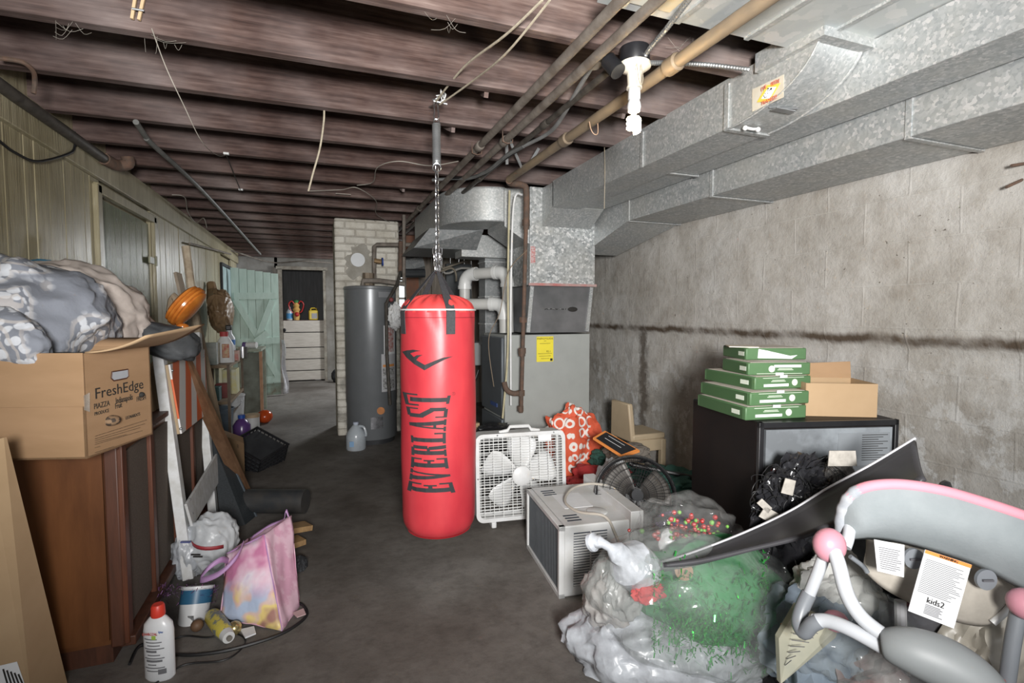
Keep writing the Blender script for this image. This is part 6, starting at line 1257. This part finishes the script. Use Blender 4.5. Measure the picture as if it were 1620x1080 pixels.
# ================================================================== WATER HEATER
hx,hy,hr,hh=.496,5.42,.252,1.56
wh=T('water_heater','tall gray cylindrical water heater beside the white chimney','water heater',(hx,hy,0))
wg2=FL('heater gray',(.17,.18,.19),.32,.2)
MB().lathe([(0,.05),(hr-.01,.05),(hr-.005,.06),(hr-.005,.40),(hr,.41),(hr,1.53),(hr+.006,1.535),(hr+.004,hh),(hr*.85,hh+.008),(0,hh+.012)],(hx,hy,0),n=64).o('tank',wg2,wh)
MB().lathe([(0,.0),(hr-.03,.0),(hr-.03,.05),(0,.05)],(hx,hy,0),n=40).o('base_skirt',blackm,wh)
tcam=V((-hx,-hy,0)).normalized(); tcr=V((-tcam.y,tcam.x,0)); tcr=tcr if tcr.dot(RT)>0 else -tcr
def hp_(u,z,off=.002):
    X=max(-.98,min(.98,(u-585)/39.5)); th=math.asin(X); return V((hx,hy,z))+(tcam*math.cos(th)+tcr*math.sin(th))*(hr+off)
def hz(v): return 1.3-(v-495)*(5.25-hr)/818
def hpatch(u0,v0,u1,v1,nm,mat,off=.002): MB().grid(lambda a,c:hp_(u0+(u1-u0)*a,hz(v0+(v1-v0)*c),off),8,2).o(nm,mat,wh,sm=180,recalc=False)
hpatch(604,515,621,562,'warning_label',paper); hpatch(600,561,621,622,'instruction_label',FL('gray label3',(.5,.5,.52))); hpatch(606,518,619,558,'label_print',M('label print',(.6,.58,.58),.7,c2=(.4,.15,.13),ns=40),.003)
hpatch(602,578,619,582,'orange_bar',FL('orange bar',(.7,.3,.1)),.004); hpatch(602,584,619,596,'label_picture',M('dark print',(.1,.1,.1),.7,c2=(.5,.5,.5),ns=60),.004); hpatch(602,600,619,618,'label_picture',bpy.data.materials['dark print'],.004)
hpatch(597,461,622,470,'foil_label',FL('foil',(.35,.36,.38),.3,.4)); hpatch(583,662,601,681,'foil_patch',M('foil wrap',(.3,.3,.32),.3,.6,c2=(.15,.15,.16),ns=20))
c_=hp_(598,hz(652),.003); b=MB(); b.tube([c_,c_+tcam*.002],.037,24); b.o('orange_sticker',M('orange sticker',(.55,.2,.05),.6),wh)
# flue plate, pipes
fl_=P(566,411,'y',5.695); one(MB().tube([fl_,fl_-V((0,.012,0))],.072,32),'flue_cover',FL('white tin',(.62,.64,.66),.4),'round white flue cover on the chimney','flue cover')
one(MB().blob(fl_+V((.03,.018,-.02)),(.20,.02,.24),161,.3,2,4),'cement_patch',M('cement patch',(.40,.38,.34),.95,c2=(.30,.28,.24),ns=9,bump=.5),'rough gray cement patch around the white flue cover','cement patch')
def pr(pts,r,l,name='water_pipe',mat=iron,sm=0,cat='pipe'): return one(MB().tube([P(u,v,'y',y) for u,v,y in pts],r,10,sm=sm),name,mat,l,cat)
pr([(583,455,5.42),(583,432,5.42)],.06,'fat brass nipple on top of the water heater','heater_nipple',M('old brass',(.24,.19,.14),.6,.4))
pr([(592,442,5.45),(592,390,5.45),(596,387,5.45),(660,387,5.45),(668,380,5.45)],.022,'water pipe rising from the heater and turning right')
pr([(574,452,5.35),(574,444,5.35),(600,444,5.35),(640,449,5.35)],.026,'horizontal pipe with unions over the heater top')
pr([(639,450,5.4),(639,340,5.4)],.018,'pale vertical pipe right of the heater pipes')
pr([(633,430,5.3),(634,382,5.3)],.022,'dark vertical pipe dropping to the heater top',mat=rust)
gl=T('gas_drop_pipe','thin dark gas pipe bending down the right side of the heater','pipe',P(612,600,'y',4.9)); MB().tube([P(634,430,'y',5.2),P(628,450,'y',5.1),P(611,480,'y',4.95),P(612,560,'y',4.93),P(617,640,'y',4.93)],.016,10).o('pipe',irond,gl); MB().sph(P(619,474,'y',4.95),.022,10).o('red_handle',FL('dull red',(.2,.05,.05)),gl)
bv=T('blue_valve','brass valve with blue handle on the heater pipe','valve',P(605,413,'y',5.4)); MB().tube([P(592,412,'y',5.42),P(603,414,'y',5.42)],.024,10).o('valve_body',M('brass',(.35,.23,.12),.5,.5),bv); MB().tube([P(604,414,'y',5.42),P(606,414,'y',5.42)],.042,14).o('handle',FL('valve blue',(.02,.06,.3)),bv)
pr([(612,432,5.9),(672,432,5.9)],.05,'dark corrugated drain pipe behind the straps','drain_pipe',M('black pipe',(.05,.055,.06),.4),cat='pipe')
pr([(620,425,6.1),(668,414,6.1)],.10,'gray round flue pipe behind the chain','flue_pipe',MGD)
for i,(a,c,y,l) in enumerate((((610,392),(635,388),6.3,'pale roof board edge left of the chain'),((612,412),(634,395),6.3,'slanting pale lath left of the chain'),((614,418),(632,404),6.35,'lower slanting pale lath left of the chain'))): one(MB().bar(P(*a,'y',y),P(*c,'y',y),.03,.02,(0,1,0)),'wood_lath',M('pale lath',(.5,.45,.38),.9) if i==0 else bpy.data.materials['pale lath'],l,'lath')
one(MB().box(P(652,430,'y',6.9),(.16,.05,1.3)),'brick_strip',M('red brick strip',(.30,.13,.08),.9,c2=(.2,.12,.09)),'strip of bare red brick behind the pipes','brick')
one(MB().box(P(725,455,'y',7.12),(.36,.10,.66)),'electric_panel',FL('panel gray',(.13,.145,.155),.5),'gray electrical panel on the rear plank wall','electrical panel',bev=.006)
for i,(pts,r,l) in enumerate((([(700,425,6),(740,412,6),(800,398,6),(812,352,6)],.012,'brown cable bundle sagging behind the round duct'),([(694,350,6.2),(700,428,6.2),(730,424,6.2),(755,426,6.2),(765,432,6.2)],.014,'conduit bending over the gray electrical panel'),([(683,355,6.1),(690,424,6.1),(714,424,6.1),(721,432,6.1),(722,445,6.1)],.012,'white conduit bend entering the electrical panel'),([(720,362,5.2),(730,380,5.2),(742,392,5.2),(760,385,5.2)],.014,'white cable drooping beside the small duct'))): pr(pts,r,l,'rear_conduit',M('rear conduit %d'%i,(.32,.28,.22) if i%2==0 else (.45,.44,.41),.7),sm=5,cat='conduit')
# sink
snk=T('utility_sink','gray plastic utility sink behind the red bag','sink',(1.2,5.0,0)); q0=P(742,542,'y',4.9)
MB().hexa([(q0.x-.32,4.9,.78),(q0.x+.15,4.9,.78),(q0.x+.15,5.35,.78),(q0.x-.32,5.35,.78),(q0.x-.36,4.86,1.01),(q0.x+.18,4.86,1.01),(q0.x+.18,5.4,1.01),(q0.x-.36,5.4,1.01)]).o('basin',FL('sink gray',(.33,.345,.35),.5),snk,bev=.01)
for dx in(-.28,.02): MB().hexa([(q0.x+dx-.02,4.93,0),(q0.x+dx+.02,4.93,0),(q0.x+dx+.02,4.99,0),(q0.x+dx-.02,4.99,0),(q0.x+dx-.05,4.93,.78),(q0.x+dx+.05,4.93,.78),(q0.x+dx+.05,4.99,.78),(q0.x+dx-.05,4.99,.78)]).o('leg',FL('sink leg',(.2,.21,.21)),snk)
pr([(757,585,4.85),(750,605,4.85),(740,625,4.85)],.012,'black hose hanging under the utility sink','drain_hose',cableb,5,'hose')
wq=P(625,500,'y',4.9); one(MB().blob(wq,(.06,.05,.12),171,.3,2.5,4,crease=.2),'white_rag',white,'white rag tucked between heater and red bag','rag')
# water jug on floor
jx,jy=.315,5.10; jg=T('gallon_water_jug','clear plastic gallon jug on the floor in front of the heater','jug',(jx,jy,0)); jm=M('cloudy jug',(.42,.46,.50),.25,c2=(.34,.37,.40),ns=6)
MB().lathe([(0,0),(.085,0),(.092,.015),(.092,.13),(.08,.17),(.035,.225),(.022,.235),(.022,.25),(0,.25)],(jx,jy,0),n=32).o('body',jm,jg); MB().lathe([(.026,.242),(.026,.262),(0,.263)],(jx,jy,0),n=18).o('cap',FL('pale cap',(.45,.5,.6)),jg)
MB().tube([(jx+.03,jy-.02,.225),(jx+.07,jy-.04,.215),(jx+.088,jy-.05,.16),(jx+.086,jy-.05,.13)],.012,8,sm=4).o('handle',jm,jg); MB().box((jx-.04,jy-.083,.07),(.05,.01,.05)).o('blue_label',FL('jug tag',(.2,.35,.55)),jg)

# ================================================================== pieces of parts
def base(n): return n.split('.')[0]
def nest(th,kids,part,pick=None):
    for t in [o for o in bpy.data.objects if base(o.name)==th and o.parent is None]:
        ch=list(t.children); P0=[c for c in ch if base(c.name)==part]
        if not P0: continue
        hit=[c for c in ch if any(base(c.name)==k or (k.endswith('*') and c.name.startswith(k[:-1])) for k in kids)]
        for c in (hit if pick is None else [hit[i] for i in pick if i<len(hit)]): c.parent=P0[0]
nest('punching_bag',['letter_*','swoosh_logo','registered_mark','stitching','white_piping'],'bag_body')
nest('box_fan',['sticker','screws'],'front_rim'); nest('box_fan',['grille_hub'],'front_grille')
nest('folding_barricade',['bolt'],'striped_board',[0,1,2]); nest('folding_barricade',['bolt'],'lower_board')
nest('baby_swing',['tag_print'],'small_tag',[0]); nest('baby_swing',['tag_print','lettering','orange_band'],'warning_tag'); nest('baby_swing',['buckle_slot'],'strap_buckle',[0])
nest('mini_fridge',['label_print'],'rating_label'); nest('mini_fridge',['barcode'],'serial_label')
nest('produce_cardboard_box',['lettering','print_line','vegetable_mark','hand_hole','hole_edge'],'printed_side')
nest('paper_ream',['round_seal','info_strip','stripe','print_line','flap_tab','torn_opening','torn_flap','side_panel','side_print'],'wrapper')
nest('charcoal_lighter_bottle',['lettering','print_line','green_mark','barcode'],'body')
nest('water_heater',['label_print'],'warning_label'); nest('water_heater',['orange_bar','label_picture'],'instruction_label')
nest('energy_label',['lettering','print_lines'],'label_sheet'); nest('gas_furnace',['maker_plate'],'door')
nest('window_air_conditioner',['louver','louver_divider'],'vent_recess'); nest('framed_joke_sticker',['face_marks'],'picture')
nest('detergent_jug',['label'],'body'); nest('joint_compound_tub',['blue_label','barcode'],'tub_body'); nest('grocery_bag',['red_band','print_mark'],'bag_film')
nest('packaging_card',['print_line'],'black_field'); nest('leaning_cardboard_sheet',['label_print'],'shipping_label')
nest('gallon_water_jug',['blue_label'],'body'); nest('door_1',['hinge'],'door_panel'); nest('paperback_book',['ruled_lines'],'pages')
